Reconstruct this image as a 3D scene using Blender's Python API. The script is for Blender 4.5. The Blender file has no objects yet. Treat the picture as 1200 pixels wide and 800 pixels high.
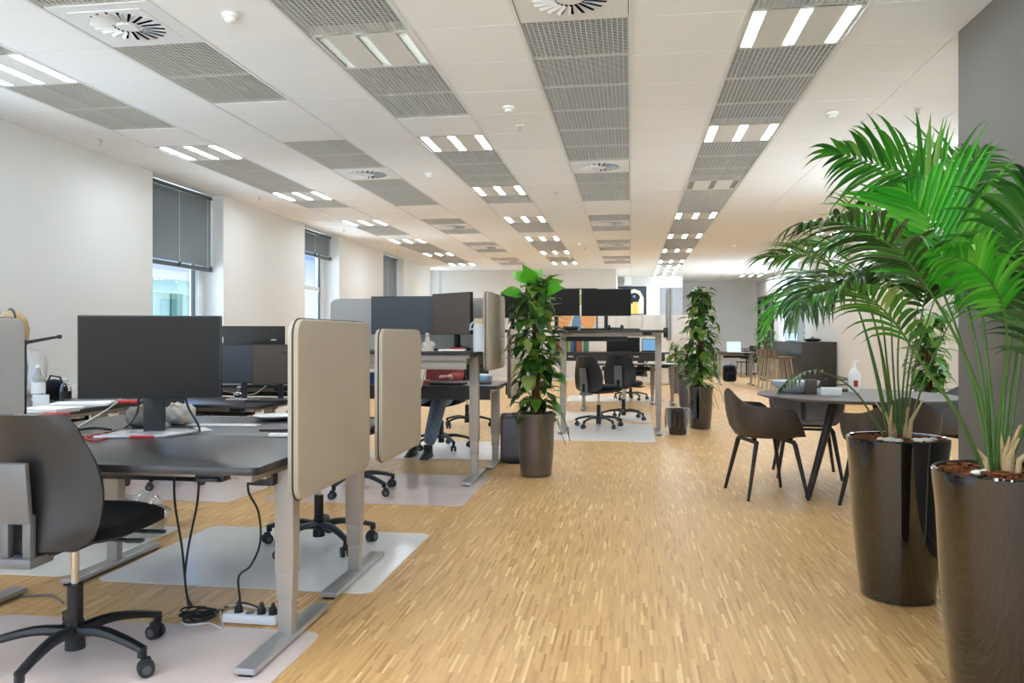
import bpy, bmesh, math, random
from mathutils import Vector, Matrix
PI = math.pi
SC = bpy.context.scene
COL = SC.collection
rnd = random.Random(7)

# ------------------------------------------------------------------ camera
EYE = 1.17                      # eye height of the camera
CEIL = EYE + 1.8                # underside of the ceiling
FPX, VX, VY = 930.0, 739.0, 394.5
YAW = math.atan((VX - 600) / FPX)
SN, CS = math.sin(YAW), math.cos(YAW)

def at(px, py, d):
    """the point seen at pixel (px, py) at forward distance d (metres)"""
    u = (px - 600) / FPX
    v = (VY - py) / FPX
    return Vector(((-SN + u * CS) * d, (CS + u * SN) * d, EYE + v * d))

cam = bpy.data.cameras.new('camera')
cam_o = bpy.data.objects.new('camera', cam)
COL.objects.link(cam_o)
cam_o.location = (0, 0, EYE)
cam_o.rotation_euler = (PI / 2, 0, YAW)
cam.sensor_width = 36
cam.lens = 36 * FPX / 1200
cam.shift_y = -(400 - VY) / 1200
cam.clip_start = .05
cam.clip_end = 300
SC.camera = cam_o

# ------------------------------------------------------------------ materials
def srgb(r, g, b):
    f = lambda c: (c / 255) / 12.92 if c / 255 <= .04045 else ((c / 255 + .055) / 1.055) ** 2.4
    return (f(r), f(g), f(b), 1)

MATS = {}
def mat(name, rgb, rough=.6, metal=0, var=.06, scale=12, bump=0, spec=.5, emit=None, alpha=None, coat=0, sheen=0, trans=0):
    if name in MATS: return MATS[name]
    m = bpy.data.materials.new(name); m.use_nodes = True
    nt = m.node_tree; b = nt.nodes['Principled BSDF']
    c = srgb(*rgb)
    tc = nt.nodes.new('ShaderNodeTexCoord')
    nz = nt.nodes.new('ShaderNodeTexNoise'); nz.inputs['Scale'].default_value = scale
    nz.inputs['Detail'].default_value = 4
    nt.links.new(tc.outputs['Object'], nz.inputs['Vector'])
    mx = nt.nodes.new('ShaderNodeMix'); mx.data_type = 'RGBA'
    nt.links.new(nz.outputs['Fac'], mx.inputs[0])
    mx.inputs[6].default_value = tuple(x * (1 - var) for x in c[:3]) + (1,)
    mx.inputs[7].default_value = tuple(min(1, x * (1 + var)) for x in c[:3]) + (1,)
    nt.links.new(mx.outputs[2], b.inputs['Base Color'])
    b.inputs['Roughness'].default_value = rough
    b.inputs['Metallic'].default_value = metal
    b.inputs['Specular IOR Level'].default_value = spec
    b.inputs['Coat Weight'].default_value = coat
    b.inputs['Coat Roughness'].default_value = .05
    b.inputs['Sheen Weight'].default_value = sheen
    if trans: b.inputs['Transmission Weight'].default_value = trans
    if bump:
        bp = nt.nodes.new('ShaderNodeBump'); bp.inputs['Strength'].default_value = bump
        bp.inputs['Distance'].default_value = .002
        n2 = nt.nodes.new('ShaderNodeTexNoise'); n2.inputs['Scale'].default_value = scale * 25
        nt.links.new(tc.outputs['Object'], n2.inputs['Vector'])
        nt.links.new(n2.outputs['Fac'], bp.inputs['Height'])
        nt.links.new(bp.outputs['Normal'], b.inputs['Normal'])
    if emit:
        b.inputs['Emission Color'].default_value = srgb(*rgb)
        b.inputs['Emission Strength'].default_value = emit
    if alpha is not None: b.inputs['Alpha'].default_value = alpha
    MATS[name] = m
    return m

def M(k): return MATS[k]

mat('wall_paint', (218, 217, 214), .85, var=.015, scale=3, spec=.2)
mat('reveal_paint', (240, 243, 244), .8, var=.01, spec=.2)
mat('grey_paint', (116, 113, 108), .8, var=.02, scale=3, spec=.2)
mat('ceiling_tile', (248, 249, 252), .9, var=.012, scale=4, bump=.15, spec=.1)
mat('joint_shade_grey', (158, 158, 156), .8, var=.01)  # joint colour with the shadow of the ceiling grid painted in
mat('rail_white', (234, 236, 240), .5, var=.01)
mat('grille_white', (216, 213, 208), .5, var=.02)
mat('plenum', (22, 20, 19), 1, var=.1, spec=0)
mat('louvre', (165, 162, 150), .3, metal=.6)
mat('lamp_panel', (222, 222, 220), .65, metal=.0, var=.02)
mat('lamp_glow', (234, 245, 255), .5, emit=44)
mat('desk_top', (50, 49, 50), .33, var=.08, scale=30, spec=.5)
mat('desk_edge', (44, 41, 39), .5)
mat('frame_greige', (172, 164, 154), .42, metal=.15, var=.02)
mat('frame_silver', (190, 190, 188), .33, metal=.6, var=.03)
mat('chrome', (200, 200, 200), .12, metal=1)
mat('black_plastic', (22, 22, 23), .42, var=.1)
mat('black_shell', (40, 40, 41), .36, var=.06)
mat('black_fabric', (13, 13, 14), .95, bump=.4, scale=20, sheen=.1, spec=.15)
mat('grey_plastic', (96, 97, 98), .42, var=.05)
mat('light_grey_plastic', (112, 113, 114), .4, metal=.2, var=.04)
mat('rubber', (38, 38, 39), .6)
mat('wheel_grey', (90, 90, 90), .5)
mat('divider_beige', (178, 168, 152), .9, var=.02, scale=6, bump=.25, spec=.15)
mat('divider_grey', (184, 184, 182), .9, var=.02, scale=6, bump=.25, spec=.15)
mat('divider_edge', (226, 224, 220), .6, var=.01)
mat('zip_dark', (60, 58, 56), .7)
mat('screen_off', (34, 31, 29), .5, var=.03, scale=2, spec=.18)
mat('screen_blue', (70, 76, 84), .4, var=.03, scale=2, spec=.25)
mat('screen_brown', (92, 82, 76), .4, var=.02, scale=2, spec=.2)
mat('bezel', (26, 26, 27), .4)
mat('silver_base', (205, 205, 208), .25, metal=.5)
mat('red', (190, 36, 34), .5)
mat('white_plastic', (236, 235, 232), .4, var=.01)
mat('paper', (240, 240, 238), .9, var=.01)
mat('card_white', (235, 238, 240), .8)
mat('pouch_cloth', (196, 192, 182), .95, bump=.6, scale=9, var=.1, spec=.1)
mat('pouch_dark', (140, 134, 124), .95, bump=.6, scale=9, var=.1, spec=.1)
mat('pot_black', (14, 11, 10), .05, var=.05, spec=.7, coat=1)
mat('pot_bronze', (112, 106, 101), .3, metal=.7, var=.05)
mat('pot_grey', (98, 99, 104), .35, metal=.4, var=.04)
mat('pot_cream', (208, 196, 176), .6)
mat('moss_pole', (92, 62, 42), 1, bump=1, scale=14, var=.35, spec=.1)
mat('bark', (126, 78, 48), 1, bump=1, scale=30, var=.5, spec=.1)
mat('dry_sheath', (186, 160, 118), .9, var=.2)
mat('white_stone', (222, 218, 206), .8, var=.08, bump=.5)
mat('shell_brown', (74, 66, 60), .55, var=.04, spec=.4)
mat('shell_grey', (92, 93, 96), .6, var=.04, spec=.35)
mat('dark_wood', (44, 36, 32), .45, var=.15, scale=20)
mat('table_brown', (88, 80, 76), .5, var=.05)
mat('bin_dark', (52, 50, 46), .5)
mat('ceramic_white', (236, 236, 234), .2, coat=.3, var=.01)
mat('ceramic_blue', (214, 226, 232), .25, coat=.3, var=.02)
mat('bottle_body', (206, 214, 220), .3, var=.02)
mat('cork', (206, 190, 160), .8)
mat('jeans', (122, 140, 158), .95, bump=.6, scale=25, var=.25, spec=.1)
mat('shirt_red', (164, 88, 92), .9, bump=.5, scale=16, var=.2, spec=.1)
mat('sweater_grey', (176, 172, 166), .95, bump=.8, scale=14, var=.12, spec=.1)
mat('sweater_dark', (92, 90, 88), .95, bump=.8, scale=14, var=.12, spec=.1)
mat('skin', (214, 168, 146), .5, var=.05, spec=.35)
mat('hair_blond', (184, 156, 114), .6, var=.35, scale=60, bump=.8)
mat('hair_brown', (74, 52, 38), .6, var=.35, scale=60, bump=.8)
mat('shoe_dark', (38, 34, 33), .5, var=.1)
mat('eye_white', (240, 240, 238), .3)
mat('eye_dark', (40, 30, 24), .2)
mat('lip', (180, 110, 100), .5)
mat('cable_black', (18, 18, 18), .5)
mat('cable_white', (226, 222, 214), .5)
mat('blind_slat', (126, 132, 134), .55, metal=.1, var=.02)
mat('blind_rail', (70, 76, 78), .5)
mat('window_frame', (232, 236, 238), .5, var=.01)
mat('window_gasket', (60, 66, 70), .6)
mat('facade_light', (92, 112, 106), .8, var=.03, scale=1)
mat('facade_dark', (26, 66, 56), .8, var=.05, scale=1)
mat('cabinet_white', (228, 227, 224), .6, var=.01)
mat('cabinet_dark', (52, 46, 43), .5, var=.05)
mat('counter_black', (24, 26, 30), .3)
mat('stool_brown', (104, 76, 56), .6, var=.08)
mat('stool_leg', (206, 190, 162), .5, var=.05)
mat('door_grey', (150, 153, 158), .6, var=.02)
mat('art_blue', (52, 66, 92), .7); mat('art_cream', (226, 224, 204), .7); mat('art_green', (150, 186, 88), .7)
mat('art_orange', (224, 164, 106), .7); mat('art_pink', (226, 140, 130), .7); mat('art_sky', (100, 140, 178), .7)
mat('art_yellow', (222, 206, 96), .7); mat('art_black', (26, 28, 34), .7)
mat('book_a', (64, 108, 160), .7); mat('book_b', (196, 178, 84), .7); mat('book_c', (84, 140, 96), .7)
mat('book_d', (206, 200, 190), .7); mat('book_e', (184, 96, 62), .7); mat('book_f', (60, 62, 74), .7)
mat('display_blue', (96, 140, 176), .4, emit=.6)
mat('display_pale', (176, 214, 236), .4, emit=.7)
mat('exit_green', (120, 236, 170), .4, emit=1.5)
mat('teal', (70, 150, 150), .5)
mat('asphalt', (120, 122, 120), .9, scale=2)

def thin_glass(name, tint, rough=.02, gloss=.12):
    m = bpy.data.materials.new(name); m.use_nodes = True
    nt = m.node_tree; nt.nodes.remove(nt.nodes['Principled BSDF'])
    out = nt.nodes['Material Output']
    t = nt.nodes.new('ShaderNodeBsdfTransparent'); t.inputs[0].default_value = tint
    g = nt.nodes.new('ShaderNodeBsdfGlossy'); g.inputs['Roughness'].default_value = rough
    fr = nt.nodes.new('ShaderNodeLayerWeight'); fr.inputs[0].default_value = gloss
    mx = nt.nodes.new('ShaderNodeMixShader')
    nt.links.new(fr.outputs['Facing'], mx.inputs[0])
    nt.links.new(t.outputs[0], mx.inputs[1]); nt.links.new(g.outputs[0], mx.inputs[2])
    nt.links.new(mx.outputs[0], out.inputs[0])
    MATS[name] = m
thin_glass('pane', (.95, .98, .97, 1))
thin_glass('clear_plastic', (.86, .89, .88, 1), .1, .35)
thin_glass('bag_film', (.82, .84, .84, 1), .25, .5)

def mat_floor():
    """industrial parquet: short upright lamellas, all running down the room, in boards whose ends line up"""
    m = bpy.data.materials.new('oak_parquet'); m.use_nodes = True
    nt = m.node_tree; b = nt.nodes['Principled BSDF']; N = nt.nodes.new; L = nt.links.new
    tc = N('ShaderNodeTexCoord'); sp = N('ShaderNodeSeparateXYZ'); L(tc.outputs['Object'], sp.inputs[0])
    def mth(op, a, bb=None):
        n = N('ShaderNodeMath'); n.operation = op
        for i, v in enumerate((a, bb)):
            if v is None: continue
            if isinstance(v, (int, float)): n.inputs[i].default_value = v
            else: L(v, n.inputs[i])
        return n.outputs[0]
    gx = mth('FLOOR', mth('DIVIDE', sp.outputs[0], .32))       # boards 32 cm wide
    wn0 = N('ShaderNodeTexWhiteNoise'); wn0.noise_dimensions = '1D'; L(gx, wn0.inputs['W'])
    yy = mth('ADD', sp.outputs[1], mth('MULTIPLY', wn0.outputs['Value'], .16))
    sx = mth('DIVIDE', sp.outputs[0], .0105)
    fx = mth('FLOOR', sx)
    wn1 = N('ShaderNodeTexWhiteNoise'); wn1.noise_dimensions = '1D'; L(fx, wn1.inputs['W'])
    y2 = mth('ADD', yy, mth('MULTIPLY', mth('FLOOR', mth('MULTIPLY', wn1.outputs['Value'], 3)), .05))
    sy = mth('DIVIDE', y2, .16)
    fy = mth('FLOOR', sy)
    cb = N('ShaderNodeCombineXYZ'); L(fx, cb.inputs[0]); L(fy, cb.inputs[1])
    wn = N('ShaderNodeTexWhiteNoise'); wn.noise_dimensions = '2D'; L(cb.outputs[0], wn.inputs['Vector'])
    cr = N('ShaderNodeValToRGB'); L(wn.outputs['Value'], cr.inputs[0])
    e = cr.color_ramp.elements
    e[0].position = 0; e[0].color = srgb(186, 138, 84)
    e[1].position = 1; e[1].color = srgb(238, 206, 150)
    for p, c in ((.12, (203, 159, 102)), (.5, (213, 171, 113)), (.9, (219, 179, 121))):
        k = e.new(p); k.color = srgb(*c)
    # broad tone changes of the wood from batch to batch
    nz = N('ShaderNodeTexNoise'); nz.inputs['Scale'].default_value = .9; nz.inputs['Detail'].default_value = 3
    L(tc.outputs['Object'], nz.inputs['Vector'])
    # grain
    mp = N('ShaderNodeMapping'); mp.inputs['Scale'].default_value = (300, 14, 1); L(tc.outputs['Object'], mp.inputs[0])
    gz = N('ShaderNodeTexNoise'); gz.inputs['Scale'].default_value = 1; L(mp.outputs[0], gz.inputs['Vector'])
    val = mth('ADD', mth('MULTIPLY', nz.outputs['Fac'], .16), mth('MULTIPLY', gz.outputs['Fac'], .16))
    val = mth('ADD', val, .84)
    mx = N('ShaderNodeMix'); mx.data_type = 'RGBA'; mx.blend_type = 'MULTIPLY'; mx.inputs[0].default_value = 1
    L(cr.outputs[0], mx.inputs[6]); cc = N('ShaderNodeCombineColor')
    for i in range(3): L(val, cc.inputs[i])
    L(cc.outputs[0], mx.inputs[7])
    L(mx.outputs[2], b.inputs['Base Color'])
    ro = N('ShaderNodeMapRange'); L(wn.outputs['Value'], ro.inputs[0])
    ro.inputs[3].default_value = .36; ro.inputs[4].default_value = .5
    L(ro.outputs[0], b.inputs['Roughness'])
    b.inputs['Specular IOR Level'].default_value = .4
    MATS['oak_parquet'] = m
mat_floor()

def mat_leaf(name, cols, rough=.35, tr=.35):
    m = bpy.data.materials.new(name); m.use_nodes = True
    nt = m.node_tree; b = nt.nodes['Principled BSDF']; N = nt.nodes.new; L = nt.links.new
    g = N('ShaderNodeNewGeometry'); cr = N('ShaderNodeValToRGB')
    L(g.outputs['Random Per Island'], cr.inputs[0])
    e = cr.color_ramp.elements
    e[0].color = srgb(*cols[0]); e[1].color = srgb(*cols[-1])
    for i, c in enumerate(cols[1:-1]):
        k = e.new((i + 1) / (len(cols) - 1)); k.color = srgb(*c)
    L(cr.outputs[0], b.inputs['Base Color'])
    b.inputs['Roughness'].default_value = rough
    b.inputs['Specular IOR Level'].default_value = .45
    t = N('ShaderNodeBsdfTranslucent'); L(cr.outputs[0], t.inputs[0])
    mx = N('ShaderNodeMixShader'); mx.inputs[0].default_value = tr
    L(b.outputs[0], mx.inputs[1]); L(t.outputs[0], mx.inputs[2])
    L(mx.outputs[0], nt.nodes['Material Output'].inputs[0])
    MATS[name] = m
mat_leaf('palm_leaf', [(22, 62, 18), (40, 92, 26), (64, 122, 38), (46, 112, 24), (130, 160, 84)], .3, .25)
mat_leaf('palm_leaf_light', [(30, 118, 22), (48, 146, 26), (96, 168, 52), (34, 134, 18)], .3, .3)
mat_leaf('palm_leaf_dark', [(20, 46, 20), (34, 64, 26), (50, 84, 36), (88, 112, 70)], .3, .2)
mat_leaf('pothos_leaf', [(24, 58, 18), (44, 88, 24), (66, 112, 32), (104, 142, 48), (160, 178, 96)], .3, .25)
mat_leaf('pothos_leaf_lime', [(70, 150, 30), (100, 186, 44), (84, 164, 40)])
mat_leaf('palm_stem', [(54, 84, 34), (78, 112, 46), (44, 70, 30)], .4, 0)

def mat_mat(name, rgb, clear):
    m = bpy.data.materials.new(name); m.use_nodes = True
    nt = m.node_tree; b = nt.nodes['Principled BSDF']; N = nt.nodes.new; L = nt.links.new
    tc = N('ShaderNodeTexCoord'); nz = N('ShaderNodeTexNoise'); nz.inputs['Scale'].default_value = 5; nz.inputs['Detail'].default_value = 6
    L(tc.outputs['Object'], nz.inputs['Vector'])
    mx = N('ShaderNodeMix'); mx.data_type = 'RGBA'; L(nz.outputs['Fac'], mx.inputs[0])
    c = srgb(*rgb); mx.inputs[6].default_value = tuple(x * .88 for x in c[:3]) + (1,); mx.inputs[7].default_value = tuple(min(1, x * 1.08) for x in c[:3]) + (1,)
    L(mx.outputs[2], b.inputs['Base Color']); b.inputs['Roughness'].default_value = .2; b.inputs['Specular IOR Level'].default_value = .9
    t = N('ShaderNodeBsdfTransparent'); sh = N('ShaderNodeMixShader'); sh.inputs[0].default_value = clear
    L(b.outputs[0], sh.inputs[1]); L(t.outputs[0], sh.inputs[2]); L(sh.outputs[0], nt.nodes['Material Output'].inputs[0])
    MATS[name] = m
mat_mat('mat_white', (255, 251, 242), .0)
mat_mat('mat_lavender', (240, 222, 214), .12)

# ------------------------------------------------------------------ mesh builder
class MB:
    def __init__(s): s.bm = bmesh.new()
    def _merge(s, t, mi, mtx=None):
        if mtx is not None: bmesh.ops.transform(t, matrix=mtx, verts=t.verts)
        for f in t.faces: f.material_index = mi
        me = bpy.data.meshes.new('t'); t.to_mesh(me); t.free()
        s.bm.from_mesh(me); bpy.data.meshes.remove(me)
        return s
    def box(s, c, size, mi=0, bev=0, rot=None, seg=2, taper=None):
        t = bmesh.new(); bmesh.ops.create_cube(t, size=1)
        for v in t.verts:
            v.co.x *= size[0]; v.co.y *= size[1]; v.co.z *= size[2]
            if taper and v.co.z > 0: v.co.x *= taper[0]; v.co.y *= taper[1]
        if bev: bmesh.ops.bevel(t, geom=t.edges[:], offset=bev, segments=seg, affect='EDGES', profile=.6)
        mt = Matrix.Translation(c)
        if rot is not None: mt = mt @ (rot.to_matrix().to_4x4() if hasattr(rot, 'to_matrix') else rot)
        return s._merge(t, mi, mt)
    def cyl(s, a, b, r0, r1=None, seg=16, mi=0, caps=True):
        a, b = Vector(a), Vector(b); r1 = r0 if r1 is None else r1
        d = b - a; L = d.length
        if L < 1e-6: return s
        t = bmesh.new(); bmesh.ops.create_cone(t, cap_ends=caps, segments=seg, radius1=r0, radius2=r1, depth=L)
        q = d.to_track_quat('Z', 'Y')
        return s._merge(t, mi, Matrix.Translation((a + b) / 2) @ q.to_matrix().to_4x4())
    def ball(s, c, r, mi=0, sc=(1, 1, 1), seg=14, rot=None):
        t = bmesh.new(); bmesh.ops.create_uvsphere(t, u_segments=seg, v_segments=max(6, seg // 2 + 1), radius=r)
        mt = Matrix.Translation(c)
        if rot is not None: mt = mt @ rot
        mt = mt @ Matrix.Diagonal((*sc, 1))
        return s._merge(t, mi, mt)
    def lathe(s, prof, c=(0, 0, 0), seg=32, mi=0, sx=1, sy=1, cap=False):
        t = bmesh.new(); rings = []
        for r, z in prof:
            rings.append([t.verts.new((c[0] + max(r, 1e-4) * math.cos(2 * PI * i / seg) * sx, c[1] + max(r, 1e-4) * math.sin(2 * PI * i / seg) * sy, c[2] + z)) for i in range(seg)])
        for k in range(len(rings) - 1):
            for i in range(seg):
                t.faces.new((rings[k][i], rings[k][(i + 1) % seg], rings[k + 1][(i + 1) % seg], rings[k + 1][i]))
        if cap:
            t.faces.new(rings[0][::-1]); t.faces.new(rings[-1])
        return s._merge(t, mi)
    def tube(s, pts, r, seg=8, mi=0, radii=None, caps=True, flat=1):
        pts = [Vector(p) for p in pts]; n = len(pts)
        t = bmesh.new(); rings = []; up = Vector((0, 0, 1)); prev = None
        for i in range(n):
            tg = (pts[min(i + 1, n - 1)] - pts[max(i - 1, 0)])
            if tg.length < 1e-9: tg = Vector((0, 0, 1))
            tg.normalize()
            if prev is None:
                x = tg.cross(up)
                if x.length < .1: x = tg.cross(Vector((0, 1, 0)))
            else: x = prev - tg * prev.dot(tg)
            x.normalize(); prev = x; y = tg.cross(x)
            rr = radii[i] if radii else r
            rings.append([t.verts.new(pts[i] + x * rr * math.cos(2 * PI * k / seg) + y * rr * flat * math.sin(2 * PI * k / seg)) for k in range(seg)])
        for a in range(n - 1):
            for k in range(seg): t.faces.new((rings[a][k], rings[a][(k + 1) % seg], rings[a + 1][(k + 1) % seg], rings[a + 1][k]))
        if caps: t.faces.new(rings[0][::-1]); t.faces.new(rings[-1])
        return s._merge(t, mi)
    def prism(s, pts, z0, z1, mi=0, mtx=None, bev=0):
        """outline in XY pulled up from z0 to z1"""
        t = bmesh.new(); lo = [t.verts.new((x, y, z0)) for x, y in pts]; f = t.faces.new(lo)
        r = bmesh.ops.extrude_face_region(t, geom=[f]); vs = [g for g in r['geom'] if isinstance(g, bmesh.types.BMVert)]
        bmesh.ops.translate(t, verts=vs, vec=(0, 0, z1 - z0))
        bmesh.ops.recalc_face_normals(t, faces=t.faces)
        if bev:
            ed = [e for e in t.edges if abs(e.verts[0].co.z - e.verts[1].co.z) < 1e-6]
            bmesh.ops.bevel(t, geom=ed, offset=bev, segments=2, affect='EDGES', profile=.6)
        return s._merge(t, mi, mtx)
    def grid(s, rows, mi=0, thick=0):
        """rows of points -> a sheet, with thickness when asked"""
        t = bmesh.new(); vs = [[t.verts.new(p) for p in r] for r in rows]
        for a in range(len(vs) - 1):
            for b in range(len(vs[a]) - 1):
                t.faces.new((vs[a][b], vs[a][b + 1], vs[a + 1][b + 1], vs[a + 1][b]))
        if thick:
            bmesh.ops.recalc_face_normals(t, faces=t.faces)
            bmesh.ops.solidify(t, geom=t.faces[:], thickness=thick)
        return s._merge(t, mi)
    def build(s, name, mats, parent=None, smooth=35, loc=None):
        me = bpy.data.meshes.new(name)
        bmesh.ops.recalc_face_normals(s.bm, faces=s.bm.faces) if len(s.bm.faces) < 60000 else None
        s.bm.to_mesh(me); s.bm.free()
        for m in (mats if isinstance(mats, (list, tuple)) else [mats]): me.materials.append(M(m))
        if smooth:
            me.polygons.foreach_set('use_smooth', [True] * len(me.polygons))
            try: me.set_sharp_from_angle(angle=math.radians(smooth))
            except Exception: pass
        me.update()
        o = bpy.data.objects.new(name, me); COL.objects.link(o)
        if loc is not None: o.location = loc
        if parent is not None: o.parent = parent
        return o

def rrect(w, h, r, n=6):
    pts = []
    for cx, cy, a0 in ((w / 2 - r, h / 2 - r, 0), (-w / 2 + r, h / 2 - r, 90), (-w / 2 + r, -h / 2 + r, 180), (w / 2 - r, -h / 2 + r, 270)):
        for i in range(n + 1):
            a = math.radians(a0 + 90 * i / n); pts.append((cx + r * math.cos(a), cy + r * math.sin(a)))
    return pts

def tag(o, label, cat, group=None, kind=None):
    o['label'] = label; o['category'] = cat
    if group: o['group'] = group
    if kind: o['kind'] = kind
    return o
def thing(name, label, cat, loc=(0, 0, 0), rz=0, group=None):
    o = bpy.data.objects.new(name, None); COL.objects.link(o)
    o.empty_display_size = .1; o.location = loc; o.rotation_euler = (0, 0, rz)
    return tag(o, label, cat, group)
def struct(name, mb, mats, smooth=0):
    o = mb.build(name, mats, smooth=smooth); o['kind'] = 'structure'; return o
KIDS = {}
def copy_tree(o, parent=None):
    c = o.copy(); COL.objects.link(c)
    if parent is not None: c.parent = parent
    for ch in [x for x in bpy.data.objects if x.parent == o]: copy_tree(ch, c)
    return c
def dup(o, loc, rz, label, group=None):
    c = copy_tree(o); c.location = loc; c.rotation_euler = (0, 0, rz); c['label'] = label
    if group: c['group'] = group
    return c
def arc_pts(pts, n=24):
    """smooth curve (Catmull-Rom) through points"""
    P = [Vector(p) for p in pts]; P = [P[0] * 2 - P[1]] + P + [P[-1] * 2 - P[-2]]
    out = []; seg = len(P) - 3
    for i in range(n + 1):
        t = i / n * seg; k = min(int(t), seg - 1); t -= k
        a, b, c, d = P[k:k + 4]
        out.append(.5 * ((2 * b) + (c - a) * t + (2 * a - 5 * b + 4 * c - d) * t * t + (3 * b - a - 3 * c + d) * t ** 3))
    return out
# ------------------------------------------------------------------ the room
XL, XW, XR = -5.15, -5.46, 4.06         # inner face of the window wall, glass line, right wall
YB = -3.6
WALL1, WALL2, WALL3 = 21.1, 24.0, 26.8  # stepped far wall
TOP = CEIL + .42
def row(n): return 5.13 + .607 * n

mb = MB(); mb.box(((XL + XR) / 2, (YB + WALL3) / 2, -.05), (XR - XL + 1.4, WALL3 - YB + .6, .1)); struct('floor', mb, 'oak_parquet')
# window wall with its deep openings
opens = [(y, y + 1.52) for y in (-.19, 3.89, 7.97, 12.05, 16.13)] + [(20.1, 21.0), (99, 99)]
mb = MB(); y = YB
for a, b in opens[:-1]:
    mb.box(((XL - .45 + XL) / 2, (y + a) / 2, TOP / 2), (.45, a - y, TOP)); y = b
mb.box((XL - .225, (y + WALL1 + .2) / 2, TOP / 2), (.45, WALL1 + .2 - y, TOP))
for a, b in opens[:-1]: mb.box((XL - .225, (a + b) / 2, .3), (.45, b - a, .6))
struct('wall_left', mb, 'wall_paint')
mb = MB()
for a, b in opens[:-1]: mb.box((XL - .225, (a + b) / 2, (CEIL + TOP) / 2), (.449, b - a, TOP - CEIL))
struct('trim_1', mb, 'reveal_paint')
mb = MB()
for a, b in opens[:-1]:   # sill boards
    mb.box((XL - .14, (a + b) / 2, .612), (.34, b - a - .01, .024), bev=.004)
struct('trim_2', mb, 'reveal_paint')
# far walls
mb = MB(); x1 = -.38
mb.box(((XL + x1) / 2, WALL1 + .1, TOP / 2), (x1 - XL, .2, TOP)); mb.box((x1 - .1, (WALL1 + WALL2) / 2 + .2, TOP / 2), (.2, WALL2 - WALL1, TOP))
struct('wall_far', mb, 'wall_paint')
mb = MB(); mb.box(((x1 + 1.53) / 2, WALL2 + .1, TOP / 2), (1.53 - x1, .2, TOP)); mb.box((1.43, (WALL2 + WALL3) / 2 + .1, TOP / 2), (.2, WALL3 - WALL2, TOP))
struct('wall_far_middle', mb, 'wall_paint')
mb = MB(); mb.box(((1.53 + XR) / 2, WALL3 + .1, TOP / 2), (XR - 1.53 + .4, .2, TOP)); struct('wall_far_right', mb, 'wall_paint')
# right wall with a glazed door near the far corner, and windows added to brighten the ceiling
mb = MB()
ropen = [(-3.0, -.4), (.2, 2.8), (8.0, 9.7), (19.5, 22.8)]; y = YB
for a, b in ropen: mb.box((XR + .1, (y + a) / 2, TOP / 2), (.2, a - y, TOP)); mb.box((XR + .1, (a + b) / 2, .2), (.2, b - a, .4)); mb.box((XR + .1, (a + b) / 2, (2.85 + TOP) / 2), (.2, b - a, TOP - 2.85)); y = b
mb.box((XR + .1, (y + 23.6) / 2, TOP / 2), (.2, 23.6 - y, TOP)); mb.box((XR + .1, (26.3 + WALL3) / 2, TOP / 2), (.2, WALL3 - 26.3, TOP))
mb.box((XR + .1, 24.95, (2.4 + TOP) / 2), (.2, 2.7, TOP - 2.4)); struct('wall_right', mb, 'wall_paint')
mb = MB()
for a, b in ropen: mb.box((XR + .1, (a + b) / 2, 1.63), (.012, b - a, 2.46))
struct('window_right_pane', mb, 'pane')
mb = MB()
for a, b in ropen:
    for y in (a + .03, (a + b) / 2, b - .03): mb.box((XR + .1, y, 1.63), (.07, .06, 2.46))
    for z in (.43, 2.82): mb.box((XR + .1, (a + b) / 2, z), (.07, b - a, .06))
struct('window_right', mb, 'window_frame')
mb = MB(); mb.box((XR + 1.2, 24.95, 1.3), (.1, 4.2, 2.6)); mb.box((XR + .7, 22.9, 1.3), (1, .1, 2.6)); mb.box((XR + .7, 27, 1.3), (1, .1, 2.6)); mb.box((XR + .7, 24.95, 2.65), (1.1, 4.2, .1)); mb.box((XR + .75, 24.95, -.05), (1.1, 4.2, .1))
struct('wall_passage', mb, 'grey_paint')
# the grey wall beside the palms
mb = MB(); mb.box((1.92 + .12, (YB + 5.04) / 2, TOP / 2), (.24, 5.04 - YB, TOP)); struct('wall_grey', mb, 'grey_paint')
# unseen back wall: glazing from side to side added for fill daylight
mb = MB(); mb.box(((XL + XR) / 2, YB - .1, .04), (XR - XL + .8, .2, .08)); mb.box(((XL + XR) / 2, YB - .1, (CEIL - .06 + TOP) / 2), (XR - XL + .8, .2, TOP - CEIL + .06))
for x in (XL - .1, -3.3, -1.5, .3, 2.1, XR + .1): mb.box((x, YB - .1, 1.5), (.09, .16, 2.9))
struct('wall_back', mb, 'window_frame')
mb = MB(); mb.box(((XL + XR) / 2, YB - .1, 1.5), (XR - XL, .012, 2.8)); struct('window_back_added_pane', mb, 'pane')
# baseboards
mb = MB(); mb.box(((XL + x1) / 2, WALL1 - .008, .04), (x1 - XL, .016, .08)); mb.box(((x1 + 1.53) / 2, WALL2 - .008, .04), (1.53 - x1, .016, .08)); mb.box(((1.53 + XR) / 2, WALL3 - .008, .04), (XR - 1.53, .016, .08))
struct('baseboard_far', mb, 'cabinet_white')
mb = MB(); mb.box((XR - .008, (YB + 23.5) / 2, .04), (.016, 23.5 - YB, .08)); struct('baseboard_right', mb, 'cabinet_white')
mb = MB(); mb.box((1.92 - .008, (YB + 5.04) / 2, .04), (.016, 5.04 - YB, .08)); struct('baseboard_grey', mb, 'grey_paint')
mb = MB(); mb.box((XL + .008, (YB + WALL1) / 2, .04), (.016, WALL1 - YB, .08)); struct('baseboard_left', mb, 'cabinet_white')
# cable trunking along the window wall
mb = MB(); mb.box((XL + .03, (YB + WALL1) / 2, .655), (.06, WALL1 - YB - .1, .13), bev=.008); mb.box((XL + .063, (YB + WALL1) / 2, .655), (.006, WALL1 - YB - .1, .08)); struct('trim_3', mb, 'white_plastic')

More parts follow.
